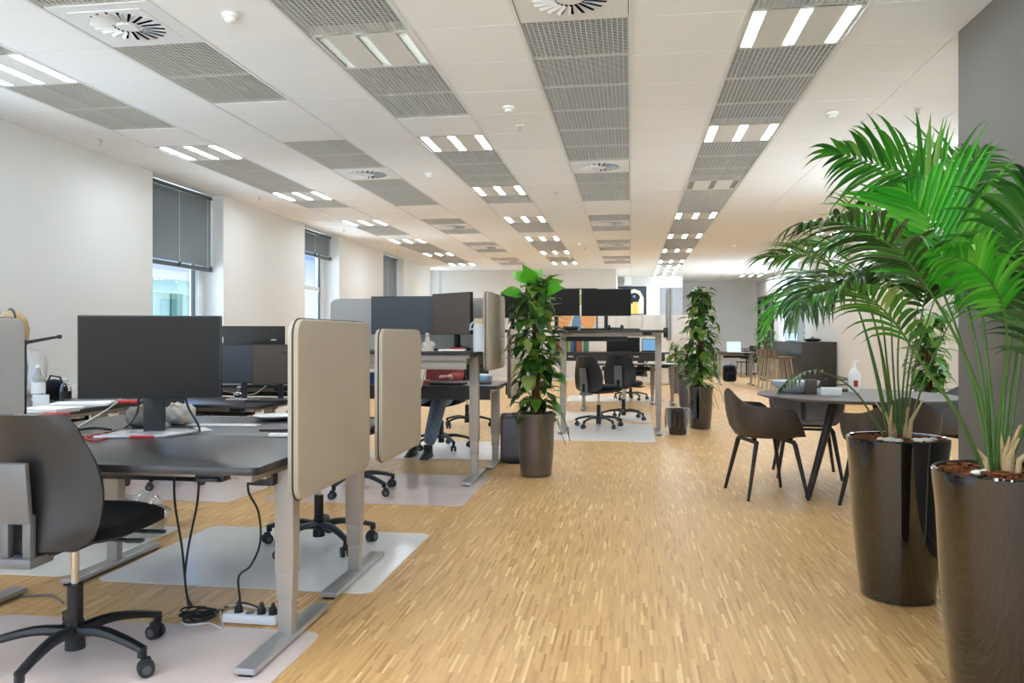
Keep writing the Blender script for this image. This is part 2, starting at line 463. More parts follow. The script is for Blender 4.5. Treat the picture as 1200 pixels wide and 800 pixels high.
# windows: frame, gasket, mullion, transom, pane
def window(n, a, b, transom):
    mb = MB(); z0, z1 = .62, CEIL; X = XW; w = .11
    for y in (a + w / 2, b - w / 2): mb.box((X, y, (z0 + z1) / 2), (.07, w, z1 - z0), 0, .006)
    for z in (z0 + w / 2, z1 - .02): mb.box((X, (a + b) / 2, z), (.07, b - a, w), 0, .006)
    mb.box((X + .01, b - w - .07, (z0 + z1) / 2), (.09, .05, z1 - z0), 0, .006)
    if transom: mb.box((X, (a + b) / 2, 2.0), (.06, b - a, .08), 0, .004); mb.box((X, a + .55, (z0 + z1) / 2), (.06, .08, z1 - z0), 0, .004)
    mb.box((X + .02, b - w - .11, (z0 + z1) / 2), (.04, .02, z1 - z0), 1)
    struct('window_%d' % n, mb, ['window_frame', 'window_gasket'])
    mb = MB(); mb.box((X - .01, (a + b) / 2, (z0 + z1) / 2), (.008, b - a - .1, z1 - z0 - .1)); struct('window_%d_pane' % n, mb, 'pane')
for i, (a, b) in enumerate(opens[:-1]): window(i + 1, a, b, i >= 3)

def blind(a, b, zb, label):
    t = thing('venetian_blind', label, 'blind', (XL - .16, (a + b) / 2, 0), 0, 'window blinds')
    w = b - a - .06; zt = CEIL - .06
    mb = MB(); mb.box((0, 0, zt + .02), (.05, w, .04), bev=.004); mb.build('head_rail', 'blind_rail', t)
    mb = MB(); z = zt - .02; n = 0
    while z > zb + .03:
        mb.box((0, 0, z), (.034, w, .0022), rot=Matrix.Rotation(math.radians(66), 4, 'Y')); z -= .024
    mb.build('slats', 'blind_slat', t, smooth=0)
    mb = MB(); mb.box((0, 0, zb), (.045, w, .05), bev=.006)
    for y in (-w / 2 + .03, 0, w / 2 - .03): mb.box((.02, y, zb + .01), (.03, .035, .06), bev=.004)
    mb.build('bottom_rail', 'blind_rail', t)
    mb = MB()
    for y in (-w / 2 + .1, 0, w / 2 - .1): mb.box((.019, y, (zt + zb) / 2), (.002, .004, zt - zb))
    mb.build('ladder_cord', 'white_plastic', t, smooth=0)
blind(*opens[2], 2.02, 'half lowered grey venetian blind in the nearest window, sky and green building below it')
blind(*opens[3], 2.55, 'short grey venetian blind gathered at the top of the second window')
blind(*opens[4], 1.3, 'grey venetian blind let down in the third window, above the desk monitors')
blind(*opens[1], 2.2, 'grey venetian blind beside the camera, outside the frame on the left')

# building across the street
t = thing('office_building', 'pale green building with a darker green panel, seen through the nearest window', 'building', (-12, 16.5, 0))
mb = MB(); mb.box((-3, 0, -1.15), (6, 9.2, 7.0)); mb.build('facade', 'facade_light', t, smooth=0)
mb = MB(); mb.box((-3, 0, 2.5), (6.3, 9.6, .36), bev=.03); mb.build('parapet', 'facade_light', t)
for y in (-3.4, -1.2, .9, 3.1):
    mb = MB(); mb.box((.02, y, -.6), (.06, .52, 6.2)); mb.build('panel', 'facade_dark', t, smooth=0)

# ------------------------------------------------------------------ ceiling
pat = {
 'A': (-7, {-2: 'G', -1: 'L', 0: 'G', 1: 'G', 3: 'L', 4: 'G', 5: 'G', 6: 'G', 7: 'L', 8: 'G', 11: 'L', 12: 'G', 13: 'G', 15: 'L', 16: 'G', 17: 'G', 18: 'G', 19: 'L', 20: 'G', 21: 'G', 22: 'G', 23: 'L'}),
 'B': (-5, {-3: 'G', -2: 'D', -1: 'G', 0: 'G', 3: 'G', 4: 'G', 5: 'D', 6: 'G', 7: 'G', 8: 'G', 11: 'G', 12: 'D', 13: 'G', 16: 'G', 17: 'D', 18: 'G', 21: 'G', 22: 'D', 23: 'G'}),
 'C': (-3, {-3: 'G', -2: 'G', -1: 'O', 0: 'G', 1: 'G', 3: 'L', 4: 'G', 5: 'G', 6: 'G', 7: 'L', 8: 'G', 11: 'L', 12: 'G', 13: 'G', 15: 'L', 16: 'G', 17: 'G', 18: 'G', 19: 'L', 21: 'G', 22: 'G', 23: 'L'}),
 'D': (-1, {-2: 'D', -1: 'G', 0: 'G', 1: 'G', 2: 'G', 3: 'G', 4: 'G', 5: 'D', 6: 'G', 7: 'G', 8: 'G', 11: 'G', 12: 'D', 13: 'G', 16: 'G', 17: 'D', 18: 'G', 21: 'G', 22: 'D', 23: 'G'}),
 'E': (1, {-2: 'G', -1: 'L', 0: 'G', 1: 'G', 2: 'G', 3: 'L', 4: 'G', 5: 'G', 6: 'G', 7: 'O', 8: 'G', 9: 'G', 10: 'G', 11: 'L', 12: 'G', 13: 'G', 14: 'G', 15: 'L', 16: 'G', 17: 'G', 18: 'G', 19: 'L', 20: 'G', 21: 'G', 22: 'G', 23: 'L', 24: 'G', 25: 'L', 27: 'L', 29: 'L', 31: 'L', 33: 'L'}),  # last lamps of this strip are added to brighten the far right wall
 'F': (5, {7: 'L', 8: 'G', 9: 'G', 11: 'L', 12: 'G', 13: 'G', 14: 'G', 15: 'L', 16: 'G', 17: 'G', 18: 'G', 19: 'L', 20: 'G', 21: 'G', 22: 'G', 23: 'L', 24: 'G', 25: 'G', 27: 'L', 29: 'L', 31: 'L'}),  # lamps at the far end added for more light on that wall
}
for k in 'ACE':                       # the same light rows carry on behind the camera
    for n in (-5, -9, -13): pat[k][1][n] = 'L'
for n in (3, -1, -5, -9): pat['F'][1][n] = 'L'
names = {'A': 'window-side ceiling strip', 'B': 'second ceiling strip from the windows', 'C': 'third ceiling strip from the windows', 'D': 'ceiling strip over the aisle', 'E': 'ceiling strip left of the palms', 'F': 'rightmost ceiling strip'}
used = set()
for k, (c, rows) in pat.items():
    for n in rows: used.add((c, n))
mb = MB(); fr = MB()
n0, n1 = -15, 36
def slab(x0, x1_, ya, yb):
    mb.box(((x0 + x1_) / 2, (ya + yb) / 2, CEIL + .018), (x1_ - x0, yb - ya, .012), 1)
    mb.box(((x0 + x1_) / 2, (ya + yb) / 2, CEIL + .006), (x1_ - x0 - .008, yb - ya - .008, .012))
for n in range(n0, n1):
    ya, yb = row(n), min(row(n + 1), WALL3)
    for c in range(-8, 7):
        xa, xb = c * .64, c * .64 + .64
        if c == -8: xa = XL - .001
        if c == 6: xb = XR
        if (c, n) in used: continue
        if xa < XL: xa = XL
        slab(xa, xb, ya, yb)
ceil = struct('ceiling', mb, ['ceiling_tile', 'joint_shade_grey'])
mb = MB()
for k, (c, rows) in pat.items():
    for x in (c * .64, c * .64 + .64): mb.box((x, (row(n0) + WALL3) / 2, CEIL - .001), (.022, WALL3 - row(n0), .008))
struct('trim_4', mb, 'rail_white')
mb = MB(); mb.box(((XL + XR) / 2, (YB + WALL3) / 2, TOP + .05), (XR - XL + 1.2, WALL3 - YB + .6, .1)); struct('ceiling_void', mb, 'plenum')
mb = MB()
for x in (-3.5, -2.2, .3, 2.4): mb.box((x, (YB + WALL3) / 2, CEIL + .3), (.3, WALL3 - YB - .2, .12))
struct('trim_5', mb, 'grey_plastic')

W, D = .64, .607
def ordinal(i):
    w = 'first second third fourth fifth sixth seventh eighth ninth tenth eleventh twelfth thirteenth fourteenth fifteenth sixteenth seventeenth eighteenth nineteenth twentieth'.split()
    return w[i - 1] if i <= 20 else 'twenty-' + w[i - 21]
def proto_grille():
    mb = MB()
    iw, idp = W - .03, D - .014
    for y in (-idp / 2, idp / 2): mb.box((0, y, .01), (iw, .009, .012))
    for x in (-iw / 2, iw / 2): mb.box((x, 0, .01), (.006, idp, .022))
    for i in range(1, 20): mb.box((-iw / 2 + iw * i / 20, 0, .004), (.0058, idp, .006))
    for i in range(1, 30): mb.box((0, -idp / 2 + idp * i / 30, .005), (iw, .0014, .003))
    o = mb.build('ceiling_grille', 'grille_white', smooth=0)
    return tag(o, '', 'ceiling grille', 'open grille tiles in the ceiling')
def proto_light(on):
    t = thing('ceiling_light', '', 'ceiling light', group='ceiling lights set in the strips' if on else 'unlit ceiling lights')
    mb = MB(); iw, idp = W - .03, D - .02
    xs = (-.25, 0, .25); sw = .066
    edges = [-iw / 2] + [v for x in xs for v in (x - sw / 2, x + sw / 2)] + [iw / 2]
    for i in range(0, len(edges), 2):
        a, b = edges[i], edges[i + 1]
        if b - a > .004: mb.box(((a + b) / 2, 0, .006), (b - a, idp, .01))
    for y in (-idp / 2 + .012, idp / 2 - .012): mb.box((0, y, .006), (iw, .024, .01))
    mb.box((0, 0, .06), (iw, idp, .004))
    for y in (-idp / 2, idp / 2): mb.box((0, y, .034), (iw, .003, .056))
    for x in (-iw / 2, iw / 2): mb.box((x, 0, .034), (.003, idp, .056))
    mb.build('panel', 'lamp_panel', t, smooth=0)
    for x in xs:
        if on:
            m = MB(); m.box((x, 0, .012), (sw, idp - .05, .012), bev=.003); m.build('lamp', 'lamp_glow', t)
        else:
            m = MB(); m.box((x, 0, .05), (sw + .01, idp - .05, .004))
            for j in range(15): m.box((x, -idp / 2 + .05 + j * .035, .024), (sw, .004, .036), rot=Matrix.Rotation(.3, 4, 'X'))
            m.build('louvre', 'louvre', t, smooth=0)
    return t
def proto_diffuser():
    t = thing('air_diffuser', '', 'air diffuser', group='swirl air diffusers in the ceiling')
    mb = MB(); mb.box((0, 0, .006), (W - .03, D - .014, .012)); mb.box((0, 0, -.001), (.44, .44, .004), bev=.001); mb.build('face_plate', 'rail_white', t, smooth=0)
    mb = MB()
    for i in range(20):
        a = 2 * PI * i / 20
        mb.box((.14 * math.cos(a), .14 * math.sin(a), -.0035), (.125, .017, .002), rot=Matrix.Rotation(a, 4, 'Z'))
    mb.build('slots', 'plenum', t, smooth=0)
    mb = MB()
    for i in range(20):
        a = 2 * PI * i / 20 + .09
        mb.box((.14 * math.cos(a), .14 * math.sin(a), -.009), (.12, .02, .0015), rot=Matrix.Rotation(a, 4, 'Z') @ Matrix.Rotation(.6, 4, 'X'))
    mb.build('blades', 'rail_white', t, smooth=0)
    mb = MB(); mb.cyl((0, 0, -.012), (0, 0, -.002), .055, .062, 24); mb.build('hub', 'rail_white', t)
    return t
protos = {}
for k, (c, rows) in pat.items():
    cnt = {}
    for n in sorted(rows):
        ty = rows[n]
        loc = (c * .64 + W / 2, row(n) + D / 2, CEIL)
        if n < -3 or (k == 'F' and n < 7):
            who = None
        cnt[ty] = cnt.get(ty, 0) + (1 if n >= -3 and not (k == 'F' and n < 7) else 0)
        base = {'G': 'open grille tile', 'L': 'lit three-bar ceiling light', 'D': 'slotted air diffuser', 'O': 'unlit louvred ceiling light'}[ty]
        if n < -3 or (k == 'F' and n < 7): lab = base + ', outside the photo, ' + ordinal(abs(n)) + ' row, ' + names[k]
        elif ty == 'O': lab = base + ', only dark one in the ' + names[k]
        else: lab = base + ', ' + ordinal(cnt[ty]) + ' from the camera in the ' + names[k]
        if ty not in protos:
            o = {'G': proto_grille, 'L': lambda: proto_light(True), 'O': lambda: proto_light(False), 'D': proto_diffuser}[ty]()
            protos[ty] = o; o.location = loc; o['label'] = lab
        else: dup(protos[ty], loc, 0, lab)

# smoke detectors and sprinklers
def ceil_pt(px, py):
    d = 1.8 * FPX / (VY - py); p = at(px, py, d); return (p.x, p.y, CEIL)
det = None
dets = [(270, 17, 'over the left desks beside the first air diffuser'), (596, 125, 'between the third strip and the aisle strip'), (503, 203, 'above the tall leafy plant side of the window desks'), (976, 132, 'above the palm tops'), (679, 285, 'far down the aisle left of the aisle strip'), (668, 301, 'farthest down the aisle'), (860, 287, 'far right over the open floor')]
for px, py, w in dets:
    lab = 'smoke detector ' + w
    if det is None:
        det = thing('smoke_detector', lab, 'smoke detector', ceil_pt(px, py), 0, 'smoke detectors on the ceiling')
        mb = MB(); mb.lathe([(.0, -.0), (.045, 0), (.045, -.014), (.037, -.02), (0, -.02)], seg=24); mb.build('base', 'white_plastic', det)
        mb = MB(); mb.lathe([(.03, -.018), (.032, -.025), (.028, -.04), (.014, -.048), (0, -.049)], seg=24); mb.build('sensor', 'white_plastic', det)
    else: dup(det, ceil_pt(px, py), 0, lab)
spr = None
for px, py, w in [(118, 163, 'near the top left by the window wall'), (304, 230, 'between the first two windows'), (403, 269, 'by the third window'), (466, 292, 'by the far windows'), (609, 147, 'just behind the aisle smoke detector'), (651, 224, 'midway along the aisle'), (1076, 126, 'above the palm tops near the grey wall'), (686, 290, 'deep in the aisle'), (888, 301, 'over the bar side')]:
    lab = 'small sprinkler head ' + w
    if spr is None:
        spr = thing('sprinkler_head', lab, 'sprinkler', ceil_pt(px, py), 0, 'sprinkler heads on the ceiling')
        mb = MB(); mb.lathe([(0, 0), (.032, 0), (.03, -.006), (.01, -.01), (0, -.01)], seg=20); mb.build('rosette', 'white_plastic', spr)
        mb = MB(); mb.cyl((0, 0, 0), (0, 0, -.03), .006, seg=8); mb.cyl((.01, 0, -.012), (.003, 0, -.045), .002, seg=6); mb.cyl((-.01, 0, -.012), (-.003, 0, -.045), .002, seg=6); mb.cyl((0, 0, -.045), (0, 0, -.048), .013, seg=12); mb.build('nozzle', 'frame_silver', spr)
    else: dup(spr, ceil_pt(px, py), 0, lab)
# ------------------------------------------------------------------ floor mats
def floor_mat(x0, x1, y0, y1, m, label):
    mb = MB(); mb.prism(rrect(x1 - x0, y1 - y0, .06), 0.0005, .0035)
    o = mb.build('chair_mat', m, loc=((x0 + x1) / 2, (y0 + y1) / 2, 0), smooth=0)
    return tag(o, label, 'floor mat', 'clear chair mats on the parquet')
floor_mat(-2.62, -1.2, 1.7, 2.99, 'mat_lavender', 'lavender grey chair mat at the bottom left corner under the nearest office chair')
floor_mat(-2.55, -1.17, 3.47, 4.58, 'mat_white', 'bright white chair mat under the chair behind the two nearest beige dividers')
floor_mat(-4.1, -2.72, 3.5, 4.52, 'mat_white', 'white chair mat at far left behind the nearest office chair')
floor_mat(-4.2, -2.79, 5.24, 6.4, 'mat_lavender', 'lavender chair mat seen under the nearest desk, below the chair with splayed base')
floor_mat(-2.62, -1.15, 5.35, 6.55, 'mat_lavender', 'lavender chair mat in front of the raised desk, behind the second beige divider')
floor_mat(-2.62, -1.25, 7.42, 8.7, 'mat_white', 'white chair mat under the seated person in jeans')
floor_mat(-1.25, .28, 8.95, 10.75, 'mat_white', 'white chair mat under the chairs at the raised desk beside the bin')
floor_mat(-1.25, .28, 11.0, 12.3, 'mat_white', 'white chair mat behind the chairs of the raised desk, second along the aisle')
floor_mat(-1.2, .6, 14.4, 15.8, 'mat_white', 'farthest white chair mat along the aisle, under a distant chair')

# ------------------------------------------------------------------ desks
def desk(name_label, x0, x1, yc, z, dep=.8, leg_l=None, leg_r=None, mt='frame_greige', foot='frame_silver', double=False, tray=True, group='sit-stand desks'):
    t = thing('standing_desk', name_label, 'desk', ((x0 + x1) / 2, yc, 0), 0, group)
    w = x1 - x0
    mb = MB(); mb.prism(rrect(w, dep, .03, 4), z - .024, z, 0, bev=.003); mb.prism(rrect(w - .004, dep - .004, .03, 4), z - .027, z - .0235, 1); mb.build('tabletop', ['desk_top', 'desk_edge'], t, smooth=30)
    ll = (leg_l if leg_l is not None else x0 + .1) - (x0 + x1) / 2
    lr = (leg_r if leg_r is not None else x1 - .07) - (x0 + x1) / 2
    mb = MB()
    for y in ((-.16, .16) if not double else (-.33, .05)):
        mb.box(((ll + lr) / 2, y, z - .055), (lr - ll, .04, .045), bev=.003)
    if double: mb.box(((ll + lr) / 2, -.33, z - .12), (lr - ll, .03, .05), bev=.003); mb.box(((ll + lr) / 2, -.31, z - .085), (lr - ll, .02, .03))
    for x in (ll, lr): mb.box((x, 0, z - .045), (.05, dep - .12, .03), bev=.003)
    mb.build('frame_beam', mt, t)
    for x in (ll, lr):
        s1 = z - .03; cut2 = min(.32, z * .36); cut3 = cut2 * .62
        mb = MB(); mb.box((x, 0, (s1 + cut2) / 2), (.076, .062, s1 - cut2), bev=.004)
        mb.box((x, 0, (cut2 + cut3) / 2), (.066, .054, cut2 - cut3), bev=.003)
        mb.box((x, 0, (cut3 + .03) / 2), (.056, .046, cut3 - .03), bev=.003)
        lg = mb.build('leg', mt, t)
        mb = MB(); mb.box((x, 0, .022), (.075, .69, .022), 0, .003); mb.box((x, -.325, .011), (.05, .035, .02), 1, .004); mb.box((x, .325, .011), (.05, .035, .02), 1, .004)
        mb.build('foot', [foot, 'black_plastic'], t)
    if tray:
        mb = MB(); mb.box((0, .12, z - .13), (w * .55, .16, .012)); mb.box((0, .2, z - .1), (w * .55, .01, .07)); mb.box((0, .04, z - .115), (w * .55, .01, .04))
        mb.build('cable_tray', 'black_plastic', t)
        mb = MB(); mb.box((lr - .14, -dep / 2 + .1, z - .045), (.11, .05, .03), bev=.006); mb.box((lr - .14, -dep / 2 + .07, z - .055), (.08, .03, .012), bev=.004); mb.build('hand_switch', 'black_plastic', t)
    return t
d1 = desk('nearest dark desk holding the large black monitor, on a silver T-foot in front', -2.85, -1.24, 2.90, .73)
mb = MB(); mb.box((.66, .08, .655), (.1, .3, .1), bev=.01); mb.build('control_box', 'black_plastic', d1)
d2 = desk('dark desk right behind the nearest desk, with pouches, papers and a white plate', -2.85, -1.26, 3.715, .73, leg_l=-2.61, leg_r=-1.33)
desk('left desk with papers, bottles and a black desk lamp on it', -4.75, -3.17, 3.72, .75, leg_r=-3.3)
desk('desk along the window wall behind the paper-covered one, where a person with headphones sits', -4.75, -3.17, 4.55, .75, leg_r=-3.3)
desk('low dark desk with two small monitors behind the large black monitor', -4.5, -2.93, 6.4, .62, leg_r=-3.05)
desk('desk by the windows carrying a black monitor seen from behind', -4.5, -2.93, 7.23, .73, leg_r=-3.05)
d3 = desk('tall raised desk with two wide monitors, a white bottle and double grey beams', -2.78, -1.2, 6.41, 1.06, leg_r=-1.27, double=True)
d4 = desk('cluttered desk behind the raised one, where a person in jeans sits', -2.78, -1.16, 7.23, .74, leg_r=-1.235)
mb = MB(); mb.box((0, -.36, .67), (1.5, .02, .11), bev=.003); mb.build('front_panel', 'cabinet_dark', d4)
d5 = desk('tall raised desk in the middle with two black monitors, beside the wire bin', -1.62, .42, 9.86, 1.25, leg_r=.335, leg_l=-.83)
d6 = desk('drawer-fronted desk with books and a laptop behind the chairs of the raised desk', -1.35, .6, 12.9, .93, leg_r=-.1, leg_l=-.75)
mb = MB(); mb.box((0, -.38, .85), (1.8, .02, .12), bev=.003); mb.build('front_panel', 'cabinet_dark', d6)
mb = MB(); mb.cyl((-.6, -.4, .86), (-.52, -.4, .86), .012); mb.cyl((.42, -.4, .86), (.5, -.4, .86), .012); mb.build('handle', 'frame_silver', d6)
desk('pale-edged low desk seen under the drawer-fronted desk, farthest of the aisle desks', -.9, .84, 14.2, .70, leg_r=.72, leg_l=.38)
desk('small desk with an open laptop far down the room, behind the second leafy plant', 2.05, 3.0, 20.0, .79, leg_r=2.9, leg_l=2.15, group='desks at the far end')

# ------------------------------------------------------------------ dividers (soft panels)
def divider(label, x, y0, y1, z0, z1, cloth='divider_beige', th=.045, along='y', edge='divider_edge', r=.06):
    L = y1 - y0; t = thing('desk_divider', label, 'desk divider', (x, (y0 + y1) / 2, z0) if along == 'y' else ((y0 + y1) / 2, x, z0), 0, 'fabric desk dividers')
    base = Matrix.Rotation(PI / 2, 4, 'X')
    if along == 'y': base = Matrix.Rotation(PI / 2, 4, 'Z') @ base
    h = z1 - z0; T = Matrix.Translation((0, 0, h / 2))
    mb = MB(); mb.prism(rrect(L, h, r), -th / 2, th / 2, 0, T @ base, bev=.014); mb.build('cushion', cloth, t, smooth=50)
    mb = MB(); pts = rrect(L + .003, h + .003, r)
    mb.tube([(T @ base) @ Vector((px, py, 0)) for px, py in pts + pts[:1]], .0035, 6, caps=False); mb.build('zip_seam', 'zip_dark', t)
    for s in (-.3, .3):
        off = Vector((0, s * L, .02)) if along == 'y' else Vector((s * L, 0, .02))
        o2 = Vector((-.03, 0, 0)) if along == 'y' else Vector((0, -.03, 0))
        MB().box(off + o2 + Vector((0, 0, .07)), (.05, .05, .12), bev=.004).build('clamp', 'black_plastic', t)
    return t
divider('large beige fabric divider with rounded corners nearest the camera, right of the big monitor', -1.2, 2.70, 3.50, .575, 1.235)
divider('second beige fabric divider, just behind and right of the nearest one', -1.22, 3.74, 4.47, .55, 1.21)
divider('pale grey divider cut by the left edge of the photo, behind the nearest chair', -3.12, 2.9, 3.69, .74, 1.265, 'divider_grey')
divider('beige divider standing high at the end of the raised desk, left of the leafy plant', -1.13, 6.15, 7.0, .90, 1.53)
divider('beige divider half hidden behind the leafy plant, below the high one', -1.12, 7.32, 8.1, .59, 1.24)
divider('grey divider running across behind the two wide monitors of the raised desk', 6.86, -2.68, -1.25, .93, 1.505, 'divider_grey', along='x')
divider('slim dark grey divider seen edge-on at the aisle end of the middle raised desk', .46, 9.5, 10.22, 1.13, 1.74, 'divider_grey', edge='divider_edge')

# ------------------------------------------------------------------ monitors
def monitor(label, c, w, h, rz, zdesk, screen='screen_off', back='bezel', base='silver_base', arm=True, hexbase=False, group='monitors on the desks', tilt=0):
    """c = centre of the panel; the screen looks along -Y when rz = 0"""
    t = thing('monitor', label, 'monitor', (c[0], c[1], zdesk), rz, group)
    z = c[2] - zdesk
    mb = MB(); mb.box((0, 0, z), (w, .03, h), bev=.005); mb.box((0, .028, z), (w * .55, .035, h * .5), bev=.012); mb.build('housing', back, t)
    mb = MB(); mb.box((0, -.0155, z), (w - .012, .003, h - .014)); mb.build('screen', screen, t, smooth=0)
    mb = MB()
    mb.box((0, .055, z / 2 + .02), (.09 if hexbase else .045, .035, z + .02), bev=.005); mb.box((0, .045, z), (.08, .04, .08), bev=.005)
    mb.build('stand', 'black_plastic', t)
    mb = MB()
    if hexbase:
        mb.prism([(-.2, -.13), (.1, -.13), (.2, 0), (.13, .12), (-.13, .12)], .001, .012, 0, bev=.002); mb.box((-.0, -.131, .0065), (.1, .004, .009), 1)  # red strip paints a reflection on the front of the foot
    else: mb.prism(rrect(.26, .2, .02), .001, .012, 0, bev=.002)
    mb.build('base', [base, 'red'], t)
    return t
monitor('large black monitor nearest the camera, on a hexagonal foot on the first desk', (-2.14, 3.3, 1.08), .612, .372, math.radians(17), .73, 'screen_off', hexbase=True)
monitor('small monitor with a bluish screen, just right of the large black monitor', (-3.37, 6.55, .93), .48, .335, math.radians(15), .62, 'screen_blue')
monitor('small monitor with a brownish screen turned against the bluish one', (-3.0, 6.5, .93), .46, .345, math.radians(22), .62, 'screen_brown')
mm = monitor('black monitor seen from behind above the two small monitors, white sticker at its edge', (-3.66, 7.3, 1.10), .62, .35, math.radians(180 + 24), .73, 'screen_off')
mb = MB(); mb.box((.27, .017, .41), (.012, .003, .06)); mb.box((-.2, .017, .41), (.05, .003, .012)); mb.build('sticker', 'card_white', mm, smooth=0)
monitor('wide monitor with a blue-grey screen on the raised desk, left of the pair', (-1.93, 6.62, 1.355), .565, .325, math.radians(5), 1.06, 'screen_blue', base='bezel')
monitor('angled monitor with a taupe screen on the raised desk, beside the white bottle', (-1.46, 6.42, 1.36), .50, .345, math.radians(-38), 1.06, 'screen_brown', base='bezel')
monitor('black monitor on the middle raised desk, right of its pair', (-.30, 9.9, 1.595), .61, .335, math.radians(3), 1.25, 'screen_off', base='bezel')
monitor('black monitor on the middle raised desk, mostly behind the leafy plant', (-.93, 9.92, 1.60), .61, .335, math.radians(-6), 1.25, 'screen_off', base='bezel')
monitor('black monitor standing on the drawer-fronted desk, above the chair backs', (-.12, 12.9, 1.04), .53, .24, math.radians(2), .93, 'screen_off', base='bezel', arm=False)
monitor('black monitor showing left of the leafy plant, behind the high beige divider', (-1.45, 9.95, 1.57), .4, .33, math.radians(40), 1.25, 'screen_off', base='bezel')

# ------------------------------------------------------------------ office chairs (face +Y)
def office_chair(label, loc, rz, bracket='light_grey_plastic', legs='black_plastic', seat_z=.49, back_top=.92):
    t = thing('office_chair', label, 'office chair', (loc[0], loc[1], 0), rz, 'wheeled office chairs')
    for k in range(5):
        pass
    mb = MB()
    for k in range(5):
        a = 2 * PI * k / 5 - .25
        c, s = math.cos(a), math.sin(a)
        P = arc_pts([(.03 * c, .03 * s, .125), (.12 * c, .12 * s, .135), (.22 * c, .22 * s, .12), (.31 * c, .31 * s, .095)], 8)
        mb.tube(P, .02, 8, radii=[.028, .027, .025, .024, .022, .021, .02, .019, .018], flat=.75)
        mb.cyl((.305 * c, .305 * s, .105), (.305 * c, .305 * s, .07), .016, seg=10)
    mb.cyl((0, 0, .06), (0, 0, .16), .034, .03, 20); mb.build('star_base', legs, t, smooth=40)
    for k in range(5):
        a = 2 * PI * k / 5 - .25; c, s = math.cos(a), math.sin(a); b = a + .9 + k
        ax = Vector((-math.sin(b), math.cos(b), 0)); o = Vector((.305 * c, .305 * s, .03)) + Vector((math.cos(b), math.sin(b), 0)) * .012
        mb = MB()
        for sg in (-1, 1):
            mb.cyl(o + ax * sg * .009, o + ax * sg * .026, .029, .026, 18); mb.cyl(o + ax * sg * .0262, o + ax * sg * .028, .015, seg=12, mi=1)
        mb.box(o + Vector((0, 0, .022)), (.034, .03, .03), 0, .008, rot=Matrix.Rotation(b, 4, 'Z'))
        mb.build('caster', ['rubber', 'wheel_grey'], t)
    mb = MB(); mb.cyl((0, 0, .15), (0, 0, .29), .026, seg=20); mb.cyl((0, 0, .29), (0, 0, seat_z - .07), .014, seg=14, mi=1); mb.build('gas_column', ['black_plastic', 'chrome'], t)
    z = seat_z
    mb = MB(); mb.box((0, -.02, z - .065), (.2, .26, .05), bev=.015); mb.box((0, -.17, z - .07), (.12, .12, .04), bev=.012)
    mb.cyl((.08, .05, z - .06), (.27, .05, z - .06), .007); mb.cyl((.08, -.06, z - .06), (.25, -.06, z - .065), .007); mb.box((.28, .05, z - .06), (.06, .02, .012), bev=.005); mb.box((.26, -.06, z - .065), (.06, .03, .012), bev=.005)
    mb.build('tilt_mechanism', 'black_plastic', t)
    # seat cushion: waterfall front
    mb = MB(); R = []
    n = 14
    def seat_pt(u, v, top):
        a = 2 * PI * u; x = math.cos(a); y = math.sin(a)
        k = .6; sx = math.copysign(abs(x) ** k, x) * .245 * v; sy = math.copysign(abs(y) ** k, y) * .235 * v
        zz = (.028 * (1 - v ** 6) + .0) if top else -.035 * (1 - v ** 4)
        zz -= .035 * max(0, (sy - .1) / .14) ** 2
        return (sx, sy + .03, z + zz - (0 if top else .042))
    for top, vs in ((True, (0.02, .4, .7, .9, .97, 1, 1.02)), (False, (1.02, 1, .96, .85, .5, .02))):
        for v in vs: R.append([seat_pt(i / 36, v, top) for i in range(37)])
    mb.grid(R); bmesh.ops.remove_doubles(mb.bm, verts=mb.bm.verts, dist=.0005); mb.build('seat', 'black_fabric', t, smooth=60)
    # backrest: tall shell with soft front pad
    zb0, zb1 = z - .06, back_top
    def back(thk, inset, nm, mt):
        mb = MB(); rows = []
        for j in range(13):
            f = j / 12; zz = zb0 + inset + (zb1 - zb0 - 2 * inset) * f
            hw = (.2 + .045 * math.sin(PI * min(1, f * 1.15)) - .03 * f) - inset
            if f > .9: hw -= .028 * ((f - .9) / .1) ** 2
            if f < .12: hw -= .05 * ((.12 - f) / .12) ** 2
            yc = -.245 - .05 * math.sin(PI * f) * -1 * .6 - .05 * f - .02
            rows.append([(hw * g, yc + .055 * g * g + thk, zz) for g in [k / 8 - 1 for k in range(17)]])
        mb.grid(rows, thick=.014); return mb.build(nm, mt, t, smooth=50)
    back(0, 0, 'back_shell', 'black_shell'); back(.034, .014, 'back_cushion', 'black_fabric')
    # back bracket
    mb = MB(); P = [(-.08, .0), (.08, .0)]
    yb = -.29
    mb.box((0, yb - .012, z + .14), (.105, .022, .2), bev=.008, rot=Matrix.Rotation(math.radians(6), 4, 'X'))
    for sx in (-1, 1): mb.box((sx * .038, yb + .005, z - .0), (.03, .03, .14), bev=.008)
    mb.box((0, yb + .04, z - .085), (.12, .12, .035), bev=.012)
    mb.build('back_bracket', bracket, t)
    return t
c1 = office_chair('nearest office chair at bottom left, black with a grey back bracket', (-1.96, 2.57), math.radians(3), seat_z=.53, back_top=.92)
dup(c1, (-1.72, 4.22, 0), math.radians(190), 'black office chair behind the beige dividers, only its base and levers showing')
dup(c1, (-3.66, 5.85, 0), math.radians(8), 'black office chair at the low desk, seen under the large black monitor')
dup(c1, (-2.05, 5.75, 0), math.radians(-15), 'office chair whose polished base shows behind the second beige divider')
dup(c1, (-1.97, 8.15, 0), math.radians(178), 'office chair the person in jeans is sitting on')
dup(c1, (-2.1, 10.1, 0), math.radians(30), 'office chair behind the seated person in jeans, wheels showing')
dup(c1, (-1.35, 10.9, 0), math.radians(-60), 'office chair far behind the plant in the grey bronze pot')
dup(c1, (-.41, 10.33, 0), math.radians(-38), 'black office chair in the middle, its tall back and grey bracket facing the camera')
